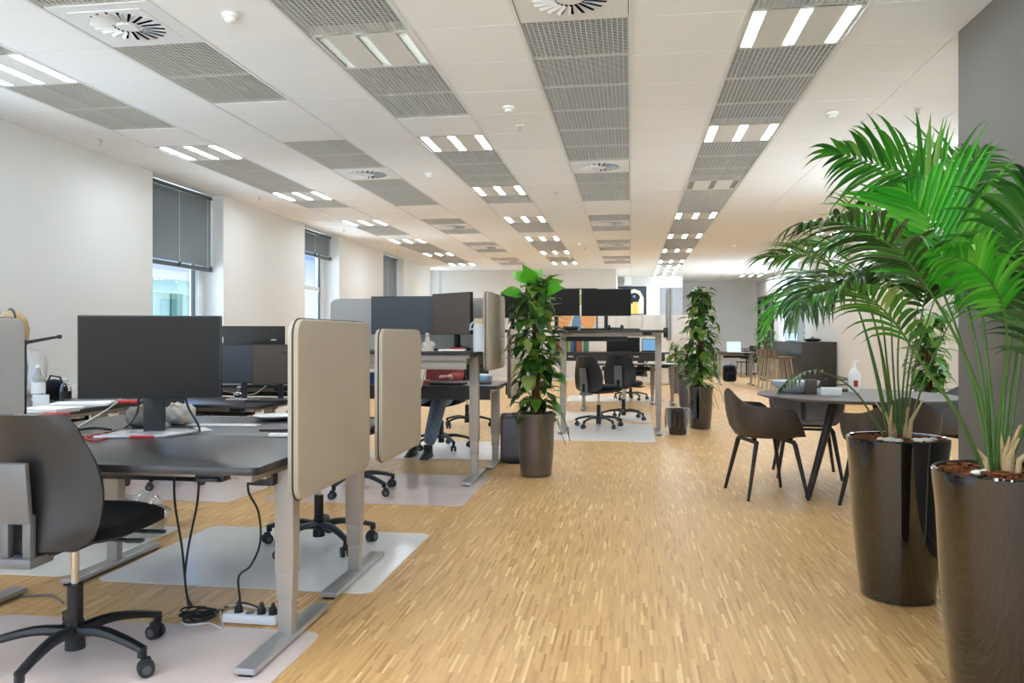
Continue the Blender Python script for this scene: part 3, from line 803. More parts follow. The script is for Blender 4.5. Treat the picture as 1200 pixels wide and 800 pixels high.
dup(c1, (-.1, 11.35, 0), math.radians(-14), 'black office chair directly behind and right of the middle one')
dup(c1, (.0, 14.95, 0), math.radians(100), 'distant office chair seen low between the desk legs')
dup(c1, (3.62, 23.2, 0), math.radians(-60), 'farthest office chair, by the glazed door in the right corner')
# ------------------------------------------------------------------ shell chairs and round table
def shell_chair(label, loc, rz, inner='shell_brown', group='shell armchairs around the round table'):
    t = thing('shell_armchair', label, 'armchair', (loc[0], loc[1], 0), rz, group)
    # faces +Y.  phi = 0 at the front, 180 at the back
    z0 = .435; rows = []; nphi = 48
    def rim(phi):
        a = abs(phi)
        if a < 40: return .445
        if a < 75:
            f = (a - 40) / 35; f = f * f * (3 - 2 * f); return .445 + .215 * f
        if a < 120: return .66 + .015 * (a - 75) / 45
        f = (a - 120) / 60; f = f * f * (3 - 2 * f); return .675 + .115 * f
    def rad(phi):
        a = math.radians(abs(phi)); x, y = math.sin(a), math.cos(a)
        k = (abs(x / .30) ** 2.6 + abs(y / (.27 if y < 0 else .25)) ** 2.6) ** (-1 / 2.6)
        return k
    for s in (0.02, .3, .55, .72, .84, .92, .97, 1.0, 1.03, 1.05, 1.065):
        r = []
        for i in range(nphi + 1):
            phi = -180 + 360 * i / nphi
            a = math.radians(phi); R = rad(phi); top = rim(phi)
            if s <= .84: k = s; zz = z0 + .01 * s ** 2
            else:
                f = (s - .84) / .225; k = .84 + .24 * math.sin(f * PI / 2) ** .75 * (1 if f < .8 else 1)
                zz = z0 + .008 + (top - z0 - .008) * f ** 1.5
            rr = R * k * .93
            r.append((math.sin(a) * rr, math.cos(a) * rr - (.02 * (zz - z0) / .3), zz))
        rows.append(r)
    mb = MB(); mb.grid(rows, thick=.009); bmesh.ops.remove_doubles(mb.bm, verts=mb.bm.verts, dist=.0004); mb.build('shell', inner, t, smooth=60)
    mb = MB()
    for y in (-.14, .13): mb.box((0, y, .405), (.36, .03, .022), bev=.004)
    for x in (-.12, .12):
        for y in (-.14, .13): mb.box((x, y, .421), (.03, .03, .025))
    mb.build('under_frame', 'dark_wood', t)
    for sx in (-1, 1):
        for y0, y1 in ((-.14, -.23), (.13, .21)):
            mb = MB(); mb.tube([(sx * .17, y0, .412), (sx * .188, y0 + (y1 - y0) * .12, .385), (sx * .25, y1, 0)], .016, 10, radii=[.016, .017, .011], flat=1.15); mb.build('leg', 'dark_wood', t, smooth=60)
    return t
s1 = shell_chair('dark brown shell armchair at the left of the round table, on the open floor', (1.0, 6.12), math.radians(-78))
dup(s1, (1.47, 7.0, 0), math.radians(175), 'shell armchair behind the round table, facing the camera')
dup(s1, (1.7, 5.6, 0), math.radians(4), 'shell armchair in front of the round table, half hidden by the palm pot')
s2 = shell_chair('grey-lined shell armchair at the right of the round table, by the grey wall', (2.3, 6.55), math.radians(110), 'shell_grey')

t = thing('round_table', 'round dark meeting table with slanted wooden legs', 'table', (1.66, 6.25, 0))
mb = MB(); mb.lathe([(0, .715), (.66, .715), (.7, .728), (.7, .736), (.695, .74), (0, .74)], seg=72); mb.build('tabletop', 'table_brown', t, smooth=30)
mb = MB(); mb.box((0, 0, .70), (.5, .06, .03), bev=.005); mb.box((0, 0, .70), (.06, .5, .03), bev=.005); mb.build('under_frame', 'dark_wood', t)
for a in (212, 118, 32, 298):
    c, s = math.cos(math.radians(a)), math.sin(math.radians(a))
    mb = MB(); mb.tube([(.2 * c, .2 * s, .715), (.46 * c, .46 * s, 0)], .03, 12, radii=[.034, .022]); mb.build('leg', 'dark_wood', t, smooth=60)

TX, TY, TZ = 1.66, 6.25, .7402
def on_table(px, d): p = at(px, 400, d); return (p.x, p.y, TZ)
t = tag(MB().lathe([(0, 0), (.09, 0), (.1, .004), (.17, .06), (.182, .09), (.176, .09), (.16, .058), (.09, .012), (0, .01)], seg=48).build('bowl', 'ceramic_blue', loc=on_table(932, 6.15)), 'shallow pale bowl at the left of the round table', 'bowl')
t = thing('spray_bottle', 'white plastic pump bottle standing on the round table behind the palm stems', 'bottle', on_table(1001, 6.15))
MB().lathe([(0, 0), (.042, 0), (.045, .01), (.045, .13), (.03, .17), (.016, .185), (.016, .2), (0, .2)], seg=28).build('bottle', 'white_plastic', t)
MB().cyl((0, 0, .2), (0, 0, .235), .008, mi=0).box((.015, 0, .238), (.05, .015, .012), bev=.004).build('pump', 'white_plastic', t)
MB().box((0, -.0455, .07), (.03, .003, .05)).build('label', 'red', t)
t = thing('wire_rack', 'dark wire letter rack on the round table', 'rack', on_table(982, 6.3))
mb = MB()
for i in range(6): mb.tube([(-.09, -.06 + i * .024, .01), (-.09, -.06 + i * .024, .13), (.09, -.06 + i * .024, .09 + .01 * (i % 2)), (.09, -.06 + i * .024, .01)], .0025, 5)
for z in (.01, .05, .09): mb.tube([(-.09, -.06, z), (.09, -.06, z), (.09, .06, z), (-.09, .06, z), (-.09, -.06, z)], .0025, 5)
mb.build('wires', 'black_plastic', t)
mb = MB(); mb.box((0, 0, .004), (.2, .14, .008)); mb.build('base', 'black_plastic', t)
t = tag(MB().box((0, 0, .03), (.14, .055, .06), bev=.004).box((0, -.029, .035), (.1, .002, .03)).build('tissue_box', 'card_white', loc=on_table(974, 5.8)), 'small white card box on the round table beside the dark block', 'box')
t = tag(MB().box((0, 0, .055), (.085, .05, .11), bev=.006).build('menu_block', 'shell_brown', loc=on_table(950, 5.95)), 'dark upright block on the round table between bowl and white box', 'stand')

# ------------------------------------------------------------------ planters
def planter(t, r1, r0, h, m, seg=64):
    """round tapered planter with rolled rim"""
    mb = MB()
    mb.lathe([(0, .0), (r0 - .02, 0), (r0, .01), (r0 + (r1 - r0) * .25, h * .2), (r0 + (r1 - r0) * .62, h * .5), (r1 - .012, h * .82), (r1 - .002, h * .95), (r1, h - .006), (r1 - .006, h), (r1 - .016, h - .002), (r1 - .022, h - .03), (r1 - .022, h - .05), (0, h - .05)], seg=seg)
    mb.build('planter', m, t, smooth=45)
def mulch(t, r, z, m='bark', n=240, seed=1):
    R = random.Random(seed); mb = MB(); mb.lathe([(0, z - .015), (r, z - .02), (0, z - .03)], seg=24)
    for i in range(n):
        a = R.uniform(0, 2 * PI); q = r * math.sqrt(R.random()) * .96
        mb.box((q * math.cos(a), q * math.sin(a), z - .005 + R.uniform(-.008, .014) + .012 * (1 - q / r)), (R.uniform(.02, .055), R.uniform(.008, .016), R.uniform(.004, .008)), rot=Matrix.Rotation(R.uniform(0, 6), 4, 'Z') @ Matrix.Rotation(R.uniform(-.4, .4), 4, 'X'))
    o = mb.build('bark_mulch', m, t, smooth=0); return o

# ------------------------------------------------------------------ palms
def leaflet(bm, p, d, n, L, w, droop, R, col=0):
    """one pointed leaflet: spine from p along d, folded along the middle, tip bending down"""
    seg = 7; prev = None; d = d.normalized(); side = d.cross(n)
    if side.length < .05: side = d.cross(Vector((1, 0, .3)))
    side.normalize(); nn = side.cross(d).normalized(); q = Vector(p); st = L / seg
    prof = [.35, .85, 1, .95, .8, .58, .3, 0.02]
    bend = droop / seg
    for i in range(seg + 1):
        ww = w * prof[i] / 2; lift = nn * ww * .45
        a = bm.verts.new(q - side * ww + lift); b = bm.verts.new(q); c = bm.verts.new(q + side * ww + lift)
        if prev:
            bm.faces.new((prev[0], prev[1], b, a)); bm.faces.new((prev[1], prev[2], c, b))
        prev = (a, b, c)
        d = (d + Vector((0, 0, -1)) * bend * (i / seg * 1.6 + .25)).normalized(); q = q + d * st
def frond(t, pts, start, L, w, droop, mat_, seed, n=22, roll=0, fwd=.75, sr=.007, tip=.6):
    R = random.Random(seed); C = arc_pts(pts, 60)
    loc = [c - Vector(t.location) for c in C]
    mb = MB(); N = len(loc)
    mb.tube(loc, sr, 7, radii=[sr * (1.05 - .9 * i / (N - 1)) for i in range(N)]); st = mb.build('stem', 'palm_stem', t, smooth=60)
    bm = bmesh.new(); s0 = int(start * N)
    for i in range(n):
        f = i / (n - 1); idx = s0 + (N - 2 - s0) * f; k = int(idx); k = min(k, N - 2)
        p = loc[k].lerp(loc[k + 1], idx - k); tg = (loc[min(k + 1, N - 1)] - loc[max(k - 1, 0)]).normalized()
        up = Vector((0, 0, 1)); nrm = up - tg * up.dot(tg)
        if nrm.length < .35: nrm = nrm + Vector((-tg.y, tg.x, 0)).cross(tg) * .5
        nrm.normalize(); nrm = Matrix.Rotation(roll, 3, tg) @ nrm
        side = tg.cross(nrm).normalized()
        ll = L * (.62 + .5 * math.sin(PI * min(1, f * .9 + .12))) * (1 - (1 - tip) * f ** 3)
        for sg in (-1, 1):
            fw = fwd + .55 * f + R.uniform(-.12, .12)
            d = side * sg + tg * fw + nrm * R.uniform(.05, .35)
            leaflet(bm, p, d, nrm, ll * R.uniform(.85, 1.1), w * R.uniform(.85, 1.15), droop * R.uniform(.6, 1.35), R)
    d = (loc[-1] - loc[-3]).normalized()
    for sg in (-.25, 0, .25):
        leaflet(bm, loc[-1], d + side * sg, nrm, L * tip, w, droop, R)
    me = bpy.data.meshes.new('frond'); bm.to_mesh(me); bm.free(); me.materials.append(M(mat_))
    me.polygons.foreach_set('use_smooth', [True] * len(me.polygons))
    o = bpy.data.objects.new('frond', me); COL.objects.link(o); o.parent = t
    me.update(); st.parent = o
    return o
def palm_base(t, z, seed, n=7):
    R = random.Random(seed); mb = MB()
    for i in range(n):
        a = R.uniform(0, 6.28); r = R.uniform(.01, .06); h = R.uniform(.05, .2)
        mb.tube([(r * math.cos(a), r * math.sin(a), z - .02), (r * 1.2 * math.cos(a), r * 1.2 * math.sin(a), z + h * .5), (r * 2.3 * math.cos(a + .3), r * 2.3 * math.sin(a + .3), z + h)], .007, 6, radii=[.011, .009, .003])
    mb.build('dry_sheath', 'dry_sheath', t)
def stones(t, z, pts):
    mb = MB()
    for i, (x, y, r) in enumerate(pts): mb.ball((x, y, z), r, sc=(1.5, 1, .6), seg=10, rot=Matrix.Rotation(i, 4, 'Z'))
    mb.build('white_stones', 'white_stone', t)

pa = thing('potted_palm', 'tall palm in the glossy black planter in front of the round table', 'palm', (1.19, 3.8, 0), 0, 'palms in glossy black planters')
planter(pa, .215, .155, .72, 'pot_black'); mulch(pa, .195, .705, seed=3); palm_base(pa, .70, 5)
stones(pa, .715, [(-.06, -.1, .022), (-.03, -.12, .018), (.05, -.1, .02), (.09, -.09, .022), (.13, -.06, .018), (-.09, -.07, .016)])
pb = thing('potted_palm', 'tall palm in the glossy black planter nearest the camera at the right edge', 'palm', (1.2, 2.78, 0), 0, 'palms in glossy black planters')
planter(pb, .215, .155, .74, 'pot_black'); mulch(pb, .195, .725, seed=4); palm_base(pb, .72, 6)
stones(pb, .735, [(-.1, -.05, .016), (-.07, -.02, .014)])
# palm A (farther): base at pixel (1052, 505), forward distance 3.6
B = lambda dx=0: at(1052 + dx, 508, 3.6)
A = 3.6
FR_A = [
 ([B(-12), at(1022, 420, 3.58), at(1000, 350, 3.55), at(968, 325, 3.5), at(935, 340, 3.45), at(910, 365, 3.4)], .5, .25, .026, .7, 'palm_leaf_light', 0),
 ([B(-8), at(1018, 400, 3.7), at(990, 330, 3.85), at(950, 300, 4.0), at(905, 300, 4.1)], .5, .28, .026, 1.2, 'palm_leaf', .3),
 ([B(-18), at(1005, 462, 3.6), at(975, 440, 3.55), at(945, 436, 3.5), at(920, 452, 3.45)], .62, .10, .02, 1.5, 'palm_leaf_dark', .2),
 ([B(-4), at(1035, 420, 3.5), at(1015, 350, 3.4), at(990, 325, 3.3), at(955, 330, 3.2), at(935, 360, 3.1)], .52, .24, .03, 1.9, 'palm_leaf_dark', -.3),
 ([B(0), at(1046, 420, 3.6), at(1042, 340, 3.65), at(1030, 290, 3.7), at(1005, 255, 3.75)], .55, .30, .027, 1.1, 'palm_leaf', .5),
 ([B(4), at(1052, 420, 3.7), at(1058, 340, 3.85), at(1060, 290, 4.0), at(1050, 250, 4.15)], .55, .30, .027, 1.0, 'palm_leaf', -.6),
 ([B(8), at(1072, 430, 3.6), at(1092, 360, 3.65), at(1115, 310, 3.7), at(1150, 285, 3.7)], .55, .28, .027, 1.2, 'palm_leaf', .2),
 ([B(12), at(1085, 440, 3.7), at(1112, 380, 3.8), at(1135, 345, 3.75), at(1160, 345, 3.6)], .5, .25, .026, 1.3, 'palm_leaf_light', -.2),
 ([B(6), at(1066, 430, 3.5), at(1080, 370, 3.4), at(1085, 320, 3.3), at(1070, 285, 3.2)], .55, .24, .028, 1.5, 'palm_leaf_dark', .4),
 ([B(-2), at(1040, 430, 3.45), at(1034, 380, 3.35), at(1020, 340, 3.2), at(998, 325, 3.05), at(978, 345, 2.95)], .56, .17, .034, 2.0, 'palm_leaf_dark', .6),
 ([B(2), at(1062, 420, 3.8), at(1078, 350, 4.1), at(1090, 305, 4.15), at(1106, 285, 4.2)], .5, .3, .026, 1.0, 'palm_leaf', 0),
 ([B(-6), at(1030, 400, 3.8), at(1010, 330, 4.1), at(985, 290, 4.4), at(945, 285, 4.6)], .5, .3, .026, 1.2, 'palm_leaf', .2),
]
for i, (p, s, L, w, dr, m, ro) in enumerate(FR_A): frond(pa, p, s, L * 1.08, w * .78, dr, m, 100 + i, roll=ro, n=(18 if i != 2 else 9), sr=.0052)
# palm B (nearest): base at pixel (1165, 560), forward distance 2.6
B2 = lambda dx=0: at(1166 + dx, 560, 2.6)
FR_B = [
 ([B2(-6), at(1150, 470, 2.58), at(1115, 385, 2.55), at(1075, 320, 2.5), at(1040, 285, 2.45), at(990, 262, 2.4), at(945, 262, 2.35)], .45, .235, .024, 1.7, 'palm_leaf_dark', .2),
 ([B2(-4), at(1152, 450, 2.6), at(1135, 370, 2.62), at(1112, 310, 2.65), at(1085, 255, 2.68), at(1062, 225, 2.7)], .5, .33, .030, .35, 'palm_leaf_light', -1.15),
 ([B2(-8), at(1158, 450, 2.7), at(1148, 350, 2.75), at(1130, 270, 2.75), at(1090, 215, 2.7), at(1035, 195, 2.65), at(985, 180, 2.6)], .52, .235, .024, 1.0, 'palm_leaf', 1.0),
 ([B2(-9), at(1125, 490, 2.55), at(1080, 425, 2.5), at(1042, 370, 2.45), at(1000, 340, 2.4), at(955, 345, 2.35)], .48, .20, .022, 1.3, 'palm_leaf', .1),
 ([B2(-3), at(1140, 450, 2.7), at(1112, 360, 2.85), at(1078, 290, 2.95), at(1030, 262, 3.05), at(975, 285, 3.1)], .48, .26, .024, 1.5, 'palm_leaf', -.2),
 ([B2(4), at(1178, 450, 2.6), at(1192, 350, 2.55), at(1200, 270, 2.5), at(1210, 210, 2.45)], .5, .28, .028, 1.2, 'palm_leaf', .5),
 ([B2(8), at(1190, 470, 2.65), at(1200, 390, 2.7), at(1225, 320, 2.75), at(1260, 290, 2.8)], .5, .28, .026, 1.3, 'palm_leaf', 0),
 ([B2(2), at(1172, 480, 2.5), at(1180, 410, 2.4), at(1172, 350, 2.3), at(1140, 310, 2.2), at(1100, 298, 2.15)], .55, .15, .030, 1.5, 'palm_leaf_light', .8),
 ([B2(6), at(1184, 460, 2.8), at(1195, 380, 3.0), at(1192, 310, 3.1), at(1170, 270, 3.2)], .5, .28, .026, 1.4, 'palm_leaf', 0),
 ([B2(0), at(1162, 470, 2.65), at(1152, 390, 2.75), at(1146, 330, 2.85), at(1118, 290, 3.0), at(1090, 290, 3.1)], .5, .24, .024, 1.4, 'palm_leaf', -.5),
 ([B2(10), at(1200, 500, 2.5), at(1225, 430, 2.4), at(1240, 360, 2.3), at(1225, 300, 2.2)], .5, .24, .026, 1.4, 'palm_leaf_dark', 0),
 ([B2(-1), at(1150, 440, 2.75), at(1130, 340, 2.95), at(1110, 260, 3.1), at(1120, 205, 3.2), at(1150, 180, 3.3)], .55, .30, .026, .8, 'palm_leaf', .6),
]
for i, (p, s, L, w, dr, m, ro) in enumerate(FR_B): frond(pb, p, s, L * 1.08, w * .72, dr, m, 300 + i, roll=ro, n=22, sr=.0062)

# ------------------------------------------------------------------ climbing plants on moss poles
def heart(bm, c, d, up, L, R):
    """heart-shaped leaf: blade starts at c, runs along d"""
    d = d.normalized(); s = d.cross(up)
    if s.length < .05: s = d.cross(Vector((.3, 1, .1)))
    s.normalize(); n = s.cross(d).normalized(); W = L * R.uniform(.6, .78)
    rows = [(.0, .5, .02), (.1, .88, .05), (.26, 1, .07), (.45, .9, .06), (.64, .66, .04), (.82, .34, .0), (.93, .13, -.02), (1, .02, -.05)]
    prev = None
    for f, w, cup in rows:
        bend = -.32 * f * f
        p = c + d * L * f + n * L * bend
        m_ = bm.verts.new(p); a = bm.verts.new(p - s * W / 2 * w + n * cup * L + (d * -.12 * L if f < .05 else Vector())); b = bm.verts.new(p + s * W / 2 * w + n * cup * L + (d * -.12 * L if f < .05 else Vector()))
        if prev: bm.faces.new((prev[0], prev[1], m_, a)); bm.faces.new((prev[1], prev[2], b, m_))
        prev = (a, m_, b)
def climbing_plant(label, loc, r1, r0, h, pot, top, spread, nleaf, leaf, seed, pole_top=None, lime=True, square=False):
    t = thing('climbing_plant', label, 'plant', (loc[0], loc[1], 0), 0, 'leafy plants on moss poles')
    planter(t, r1, r0, h, pot, 48); R = random.Random(seed)
    mb = MB(); mb.lathe([(0, h - .03), (r1 - .025, h - .035)], seg=24); mb.build('soil', 'bark', t)
    pt = pole_top or top - .12
    mb = MB(); mb.cyl((0, 0, h - .05), (0, 0, pt), .033, .03, 14); mb.build('moss_pole', 'moss_pole', t)
    bm = bmesh.new(); bl = bmesh.new(); vines = MB()
    def addleaf(b, z, a, q, L, hang):
        c = Vector((q * math.cos(a), q * math.sin(a), z))
        d = Vector((math.cos(a), math.sin(a), hang)); d = d + Vector((R.uniform(-.5, .5), R.uniform(-.5, .5), R.uniform(-.2, .2)))
        heart(b, c, d, Vector((0, 0, 1)), L, R)
        vines.tube([(c.x * .12, c.y * .12, z - .04), (c.x * .6, c.y * .6, z + .02), c], .0025, 4)
    for i in range(nleaf):
        f = R.random() ** .9; z = h - .04 + (top - h - .05) * f
        env = spread * (.55 + .5 * math.sin(PI * (f * .9 + .08))) * (1 - .35 * f)
        a = R.uniform(0, 2 * PI); q = env * R.uniform(.15, 1) ** .7
        addleaf(bm, z + R.uniform(-.03, .05), a, q * .75, leaf * R.uniform(.55, 1.1), R.uniform(-.95, .45))
    if lime:
        for i, (a, q, dz, L) in enumerate(((1.7, .04, .03, 1.3), (2.9, .08, .0, 1.2), (4.4, .05, -.03, 1.25), (.3, .1, -.05, 1.05), (5.6, .14, -.1, 1.0), (3.7, .15, -.12, .95), (3.2, .17, -.1, .9))):
            c = Vector((q * math.cos(a), q * math.sin(a), top - .1 + dz)); heart(bl, c, Vector((math.cos(a) * .5, math.sin(a) * .5, .55 - q * 3)), Vector((0, -1, .4)), leaf * L, R)
            vines.tube([(0, 0, top - .4), (c.x * .5, c.y * .5, top - .28), c], .004, 5)
    for b, nm, m_ in ((bm, 'foliage', 'pothos_leaf'), (bl, 'young_leaves', 'pothos_leaf_lime')):
        if len(b.faces) == 0: b.free(); continue
        me = bpy.data.meshes.new(nm); b.to_mesh(me); b.free(); me.materials.append(M(m_)); me.polygons.foreach_set('use_smooth', [True] * len(me.polygons))
        o = bpy.data.objects.new(nm, me); COL.objects.link(o); o.parent = t
    for k in range(5):
        a = R.uniform(-2.4, .2); vines.tube(arc_pts([(.1 * math.cos(a), .1 * math.sin(a), h), ((r1 + .03) * math.cos(a), (r1 + .03) * math.sin(a), h + .02), ((r1 + .1) * math.cos(a), (r1 + .1) * math.sin(a), h - .12), ((r1 + .12) * math.cos(a + .2), (r1 + .12) * math.sin(a + .2), h - .2 - .1 * R.random())], 10), .003, 5)
    vines.build('vines', 'palm_stem', t)
    return t
climbing_plant('leafy climbing plant in the metallic bronze planter, centre of the room', (-.79, 6.66), .165, .13, .53, 'pot_bronze', 1.75, .30, 300, .15, 11)
climbing_plant('leafy climbing plant in the glossy black planter by the small bin, down the aisle', (.88, 10.35), .165, .125, .55, 'pot_black', 1.85, .33, 300, .14, 12, pole_top=1.72, lime=False)
climbing_plant('grey tapered planter with foliage behind the aisle plant, nearer of two', (.92, 13.5), .15, .11, .53, 'pot_grey', 1.0, .26, 70, .14, 13, lime=False)
climbing_plant('dark grey planter with foliage behind the aisle plant, farther of two', (.93, 16.8), .15, .11, .58, 'pot_grey', 1.1, .26, 60, .14, 14, lime=False)
climbing_plant('leafy climbing plant in a cream planter beside the grey wall, behind the palm', (3.2, 9.2), .2, .15, .55, 'pot_cream', 1.5, .3, 220, .15, 15, lime=False)
climbing_plant('distant green plant beside the glazed door at the far right', (3.55, 21.9), .17, .13, .5, 'pot_grey', 1.9, .33, 150, .17, 16, lime=False)
# ------------------------------------------------------------------ people
def skin_mesh(name, verts, edges, rad, mt, parent, root=0, sub=2, xf=None):
    bm = bmesh.new(); ly = bm.verts.layers.skin.verify()
    vs = []
    for i, v in enumerate(verts):
        b = bm.verts.new(v); r = rad[i]; b[ly].radius = r if isinstance(r, tuple) else (r, r); b[ly].use_root = (i == root); vs.append(b)
    for a, c in edges: bm.edges.new((vs[a], vs[c]))
    me = bpy.data.meshes.new(name); bm.to_mesh(me); bm.free()
    o = bpy.data.objects.new(name, me); COL.objects.link(o)
    m = o.modifiers.new('s', 'SKIN'); m.use_smooth_shade = True
    s = o.modifiers.new('u', 'SUBSURF'); s.levels = sub; s.render_levels = sub
    dg = bpy.context.evaluated_depsgraph_get(); dg.update()
    m2 = bpy.data.meshes.new_from_object(o.evaluated_get(dg)); m2.name = name
    o.modifiers.clear(); o.data = m2; bpy.data.meshes.remove(me)
    m2.materials.clear(); m2.materials.append(M(mt))
    m2.polygons.foreach_set('use_smooth', [True] * len(m2.polygons))
    o.parent = parent
    return o
def join_into(o, mbs, mats):
    """adds built shapes to a mesh so that it stays one surface object"""
    bm = bmesh.new(); bm.from_mesh(o.data); k0 = len(o.data.materials)
    for m in mats: o.data.materials.append(M(m))
    t = mbs.bm
    for f in t.faces: f.material_index += k0 - 0
    me = bpy.data.meshes.new('j'); t.to_mesh(me); t.free(); bm.from_mesh(me); bm.to_mesh(o.data); bm.free(); bpy.data.meshes.remove(me)
    o.data.polygons.foreach_set('use_smooth', [True] * len(o.data.polygons))
def person(label, loc, rz, top, hair, seat=.50, lean=.06, hands=((-.2, .42, .77), (.2, .42, .77)), legs=((-.13, .44, .54), (.13, .44, .54)), feet=((-.13, .48, .09), (.13, .48, .09)), look=0):
    """seated figure facing +Y, hips over the origin"""
    t = thing('person', label, 'person', (loc[0], loc[1], 0), rz)
    hp = Vector((0, 0, seat + .09)); ch = Vector((0, lean, seat + .42)); nk = Vector((0, lean + .02, seat + .56)); hd = Vector((0, lean + .04, seat + .62)); cr = Vector((0, lean + .045, seat + .76))
    V = [hp, Vector((0, lean * .4, seat + .24)), ch, nk, hd]; E = [(0, 1), (1, 2), (2, 3), (3, 4)]; Rr = [(.15, .11), (.13, .1), (.15, .1), (.052, .055), (.06, .065)]
    arms = []
    for s, hnd in zip((-1, 1), hands):
        sh = Vector((s * .185, lean, seat + .49)); el = Vector((s * .25, lean + .13, seat + .25)); wr = Vector(hnd)
        i = len(V); V += [Vector((s * .1, lean, seat + .5)), sh, (sh + el) / 2, el, (el + wr) / 2, wr]; E += [(2, i), (i, i + 1), (i + 1, i + 2), (i + 2, i + 3), (i + 3, i + 4), (i + 4, i + 5)]
        Rr += [.07, .058, .05, .043, .038, .026]; arms.append((sh, el, wr))
    lg = []
    for s, kn, ft in zip((-1, 1), legs, feet):
        h = Vector((s * .09, .02, seat + .07)); kn = Vector(kn); ft = Vector(ft)
        i = len(V); V += [h, (h + kn) / 2, kn, (kn * .6 + ft * .4), ft]; E += [(0, i), (i, i + 1), (i + 1, i + 2), (i + 2, i + 3), (i + 3, i + 4)]
        Rr += [.085, .08, .06, .052, .038]; lg.append((h, kn, ft))
    body = skin_mesh('body', V, E, Rr, 'skin', t)
    # head with a face, hands with five fingers, all in the body mesh
    mb = MB(); c = hd + Vector((0, .015, .075)); rot = Matrix.Rotation(look, 4, 'Z')
    def hpnt(x, y, z): return c + (rot @ Vector((x, y, z)))
    mb.ball(c, .1, 0, (.77, .95, 1.12), 24, rot); mb.ball(hpnt(0, .03, -.065), .06, 0, (.85, .9, .8), 18, rot)
    mb.tube([hpnt(0, .09, .015), hpnt(0, .108, -.02), hpnt(0, .088, -.028)], .012, 8, radii=[.007, .014, .008])
    for s in (-1, 1):
        mb.ball(hpnt(s * .078, -.005, -.01), .026, 0, (.4, .7, 1.1), 12, rot)
        mb.ball(hpnt(s * .032, .083, .01), .0125, 1, (1, .6, .8), 12, rot); mb.ball(hpnt(s * .032, .09, .01), .006, 2, (1, .5, 1), 10, rot)
        mb.tube([hpnt(s * .018, .094, .03), hpnt(s * .035, .096, .036), hpnt(s * .052, .083, .03)], .003, 6, mi=2)
    mb.ball(hpnt(0, .083, -.052), .022, 3, (1, .35, .32), 12, rot)
    for s, (sh, el, wr) in zip((-1, 1), arms):
        d = (wr - el).normalized(); side = d.cross(Vector((0, 0, 1))).normalized(); up = side.cross(d)
        pm = wr + d * .055
        mb.ball(pm, .045, 0, (1, 1, 1), 12, Matrix.Translation((0, 0, 0)) @ Matrix((tuple(side) + (0,), tuple(d) + (0,), tuple(up) + (0,), (0, 0, 0, 1))).transposed() @ Matrix.Diagonal((.9, 1.15, .38, 1)))
        for k in range(4):
            b = pm + side * (-.03 + .02 * k) + d * .035; L = (.058, .07, .066, .052)[k]
            mb.tube([b, b + d * L * .5 + up * .006, b + d * L * .85 - up * .008, b + d * L - up * .022], .008, 8, radii=[.0095, .009, .008, .006])
        tb = pm - side * s * .034 - d * .02
        mb.tube([tb, tb - side * s * .02 + d * .025, tb - side * s * .022 + d * .05 - up * .006], .009, 8, radii=[.012, .01, .007])
    join_into(body, mb, ['skin', 'eye_white', 'eye_dark', 'lip'])
    # clothes grown on the same skeleton
    Vs = [hp + Vector((0, 0, -.02)), Vector((0, lean * .4, seat + .24)), ch, nk - Vector((0, 0, .015))]; Es = [(0, 1), (1, 2), (2, 3)]; Rs = [(.175, .14), (.16, .125), (.175, .122), (.07, .072)]
    for sh, el, wr in arms:
        s = 1 if sh.x > 0 else -1; i = len(Vs); cu = el.lerp(wr, .82)
        Vs += [Vector((s * .1, lean, seat + .49)), sh, (sh + el) / 2, el, (el + cu) / 2, cu]; Es += [(2, i), (i, i + 1), (i + 1, i + 2), (i + 2, i + 3), (i + 3, i + 4), (i + 4, i + 5)]; Rs += [.09, .075, .066, .058, .052, .044]
    skin_mesh('sweater', Vs, Es, Rs, top, t)
    Vs = [hp + Vector((0, 0, .03))]; Es = []; Rs = [(.165, .125)]
    for h, kn, ft in lg:
        i = len(Vs); an = kn.lerp(ft, .97); Vs += [h, (h + kn) / 2, kn, kn.lerp(ft, .45), an]; Es += [(0, i), (i, i + 1), (i + 1, i + 2), (i + 2, i + 3), (i + 3, i + 4)]; Rs += [.11, .104, .086, .078, .066]
    skin_mesh('trousers', Vs, Es, Rs, 'jeans', t)
    for h, kn, ft in lg:
        mb = MB(); f = Vector((ft.x, ft.y, 0))
        R = []
        for j in range(11):
            g = j / 10; y = -.075 + .27 * g; w = .034 + .016 * math.sin(PI * min(1, g * 1.1)) - (.012 if g > .9 else 0); hgt = .085 - .055 * g ** 1.3
            if j in (0, 10): w *= .5; hgt *= .7
            R.append([f + Vector((w * math.cos(a), y, .004 + max(0, hgt * math.sin(a)))) for a in [PI * k / 10 for k in range(11)]] + [f + Vector((w * .9, y, .002))])
        mb.grid(R); mb.box(f + Vector((0, .06, .008)), (.08, .25, .014), bev=.005); mb.cyl(f + Vector((0, 0, .05)), f + Vector((0, -.0, .12)), .045, .042, 14); mb.build('shoe', 'shoe_dark', t, smooth=60)
    mb = MB(); mb.ball(c + rot @ Vector((0, -.018, .018)), .108, 0, (.86, .95, 1.12), 24, rot)
    bm = mb.bm
    kill = [v for v in bm.verts if (rot.inverted() @ (v.co - c)).y > .045 and (v.co - c).z < .075]
    bmesh.ops.delete(bm, geom=kill, context='VERTS')
    for k in range(26):
        a = math.radians(-200 + 220 * k / 25); p = rot @ Vector((.088 * math.cos(a), .1 * math.sin(a) - .01, 0))
        mb.tube([c + p * .9 + Vector((0, 0, .05)), c + p * 1.03, c + p * .95 + Vector((0, 0, -.1)), c + p * .75 + Vector((0, 0, -.17))], .014, 6, radii=[.014, .016, .012, .004])
    mb.build('hair', hair, t, smooth=70)
    return t, c, rot
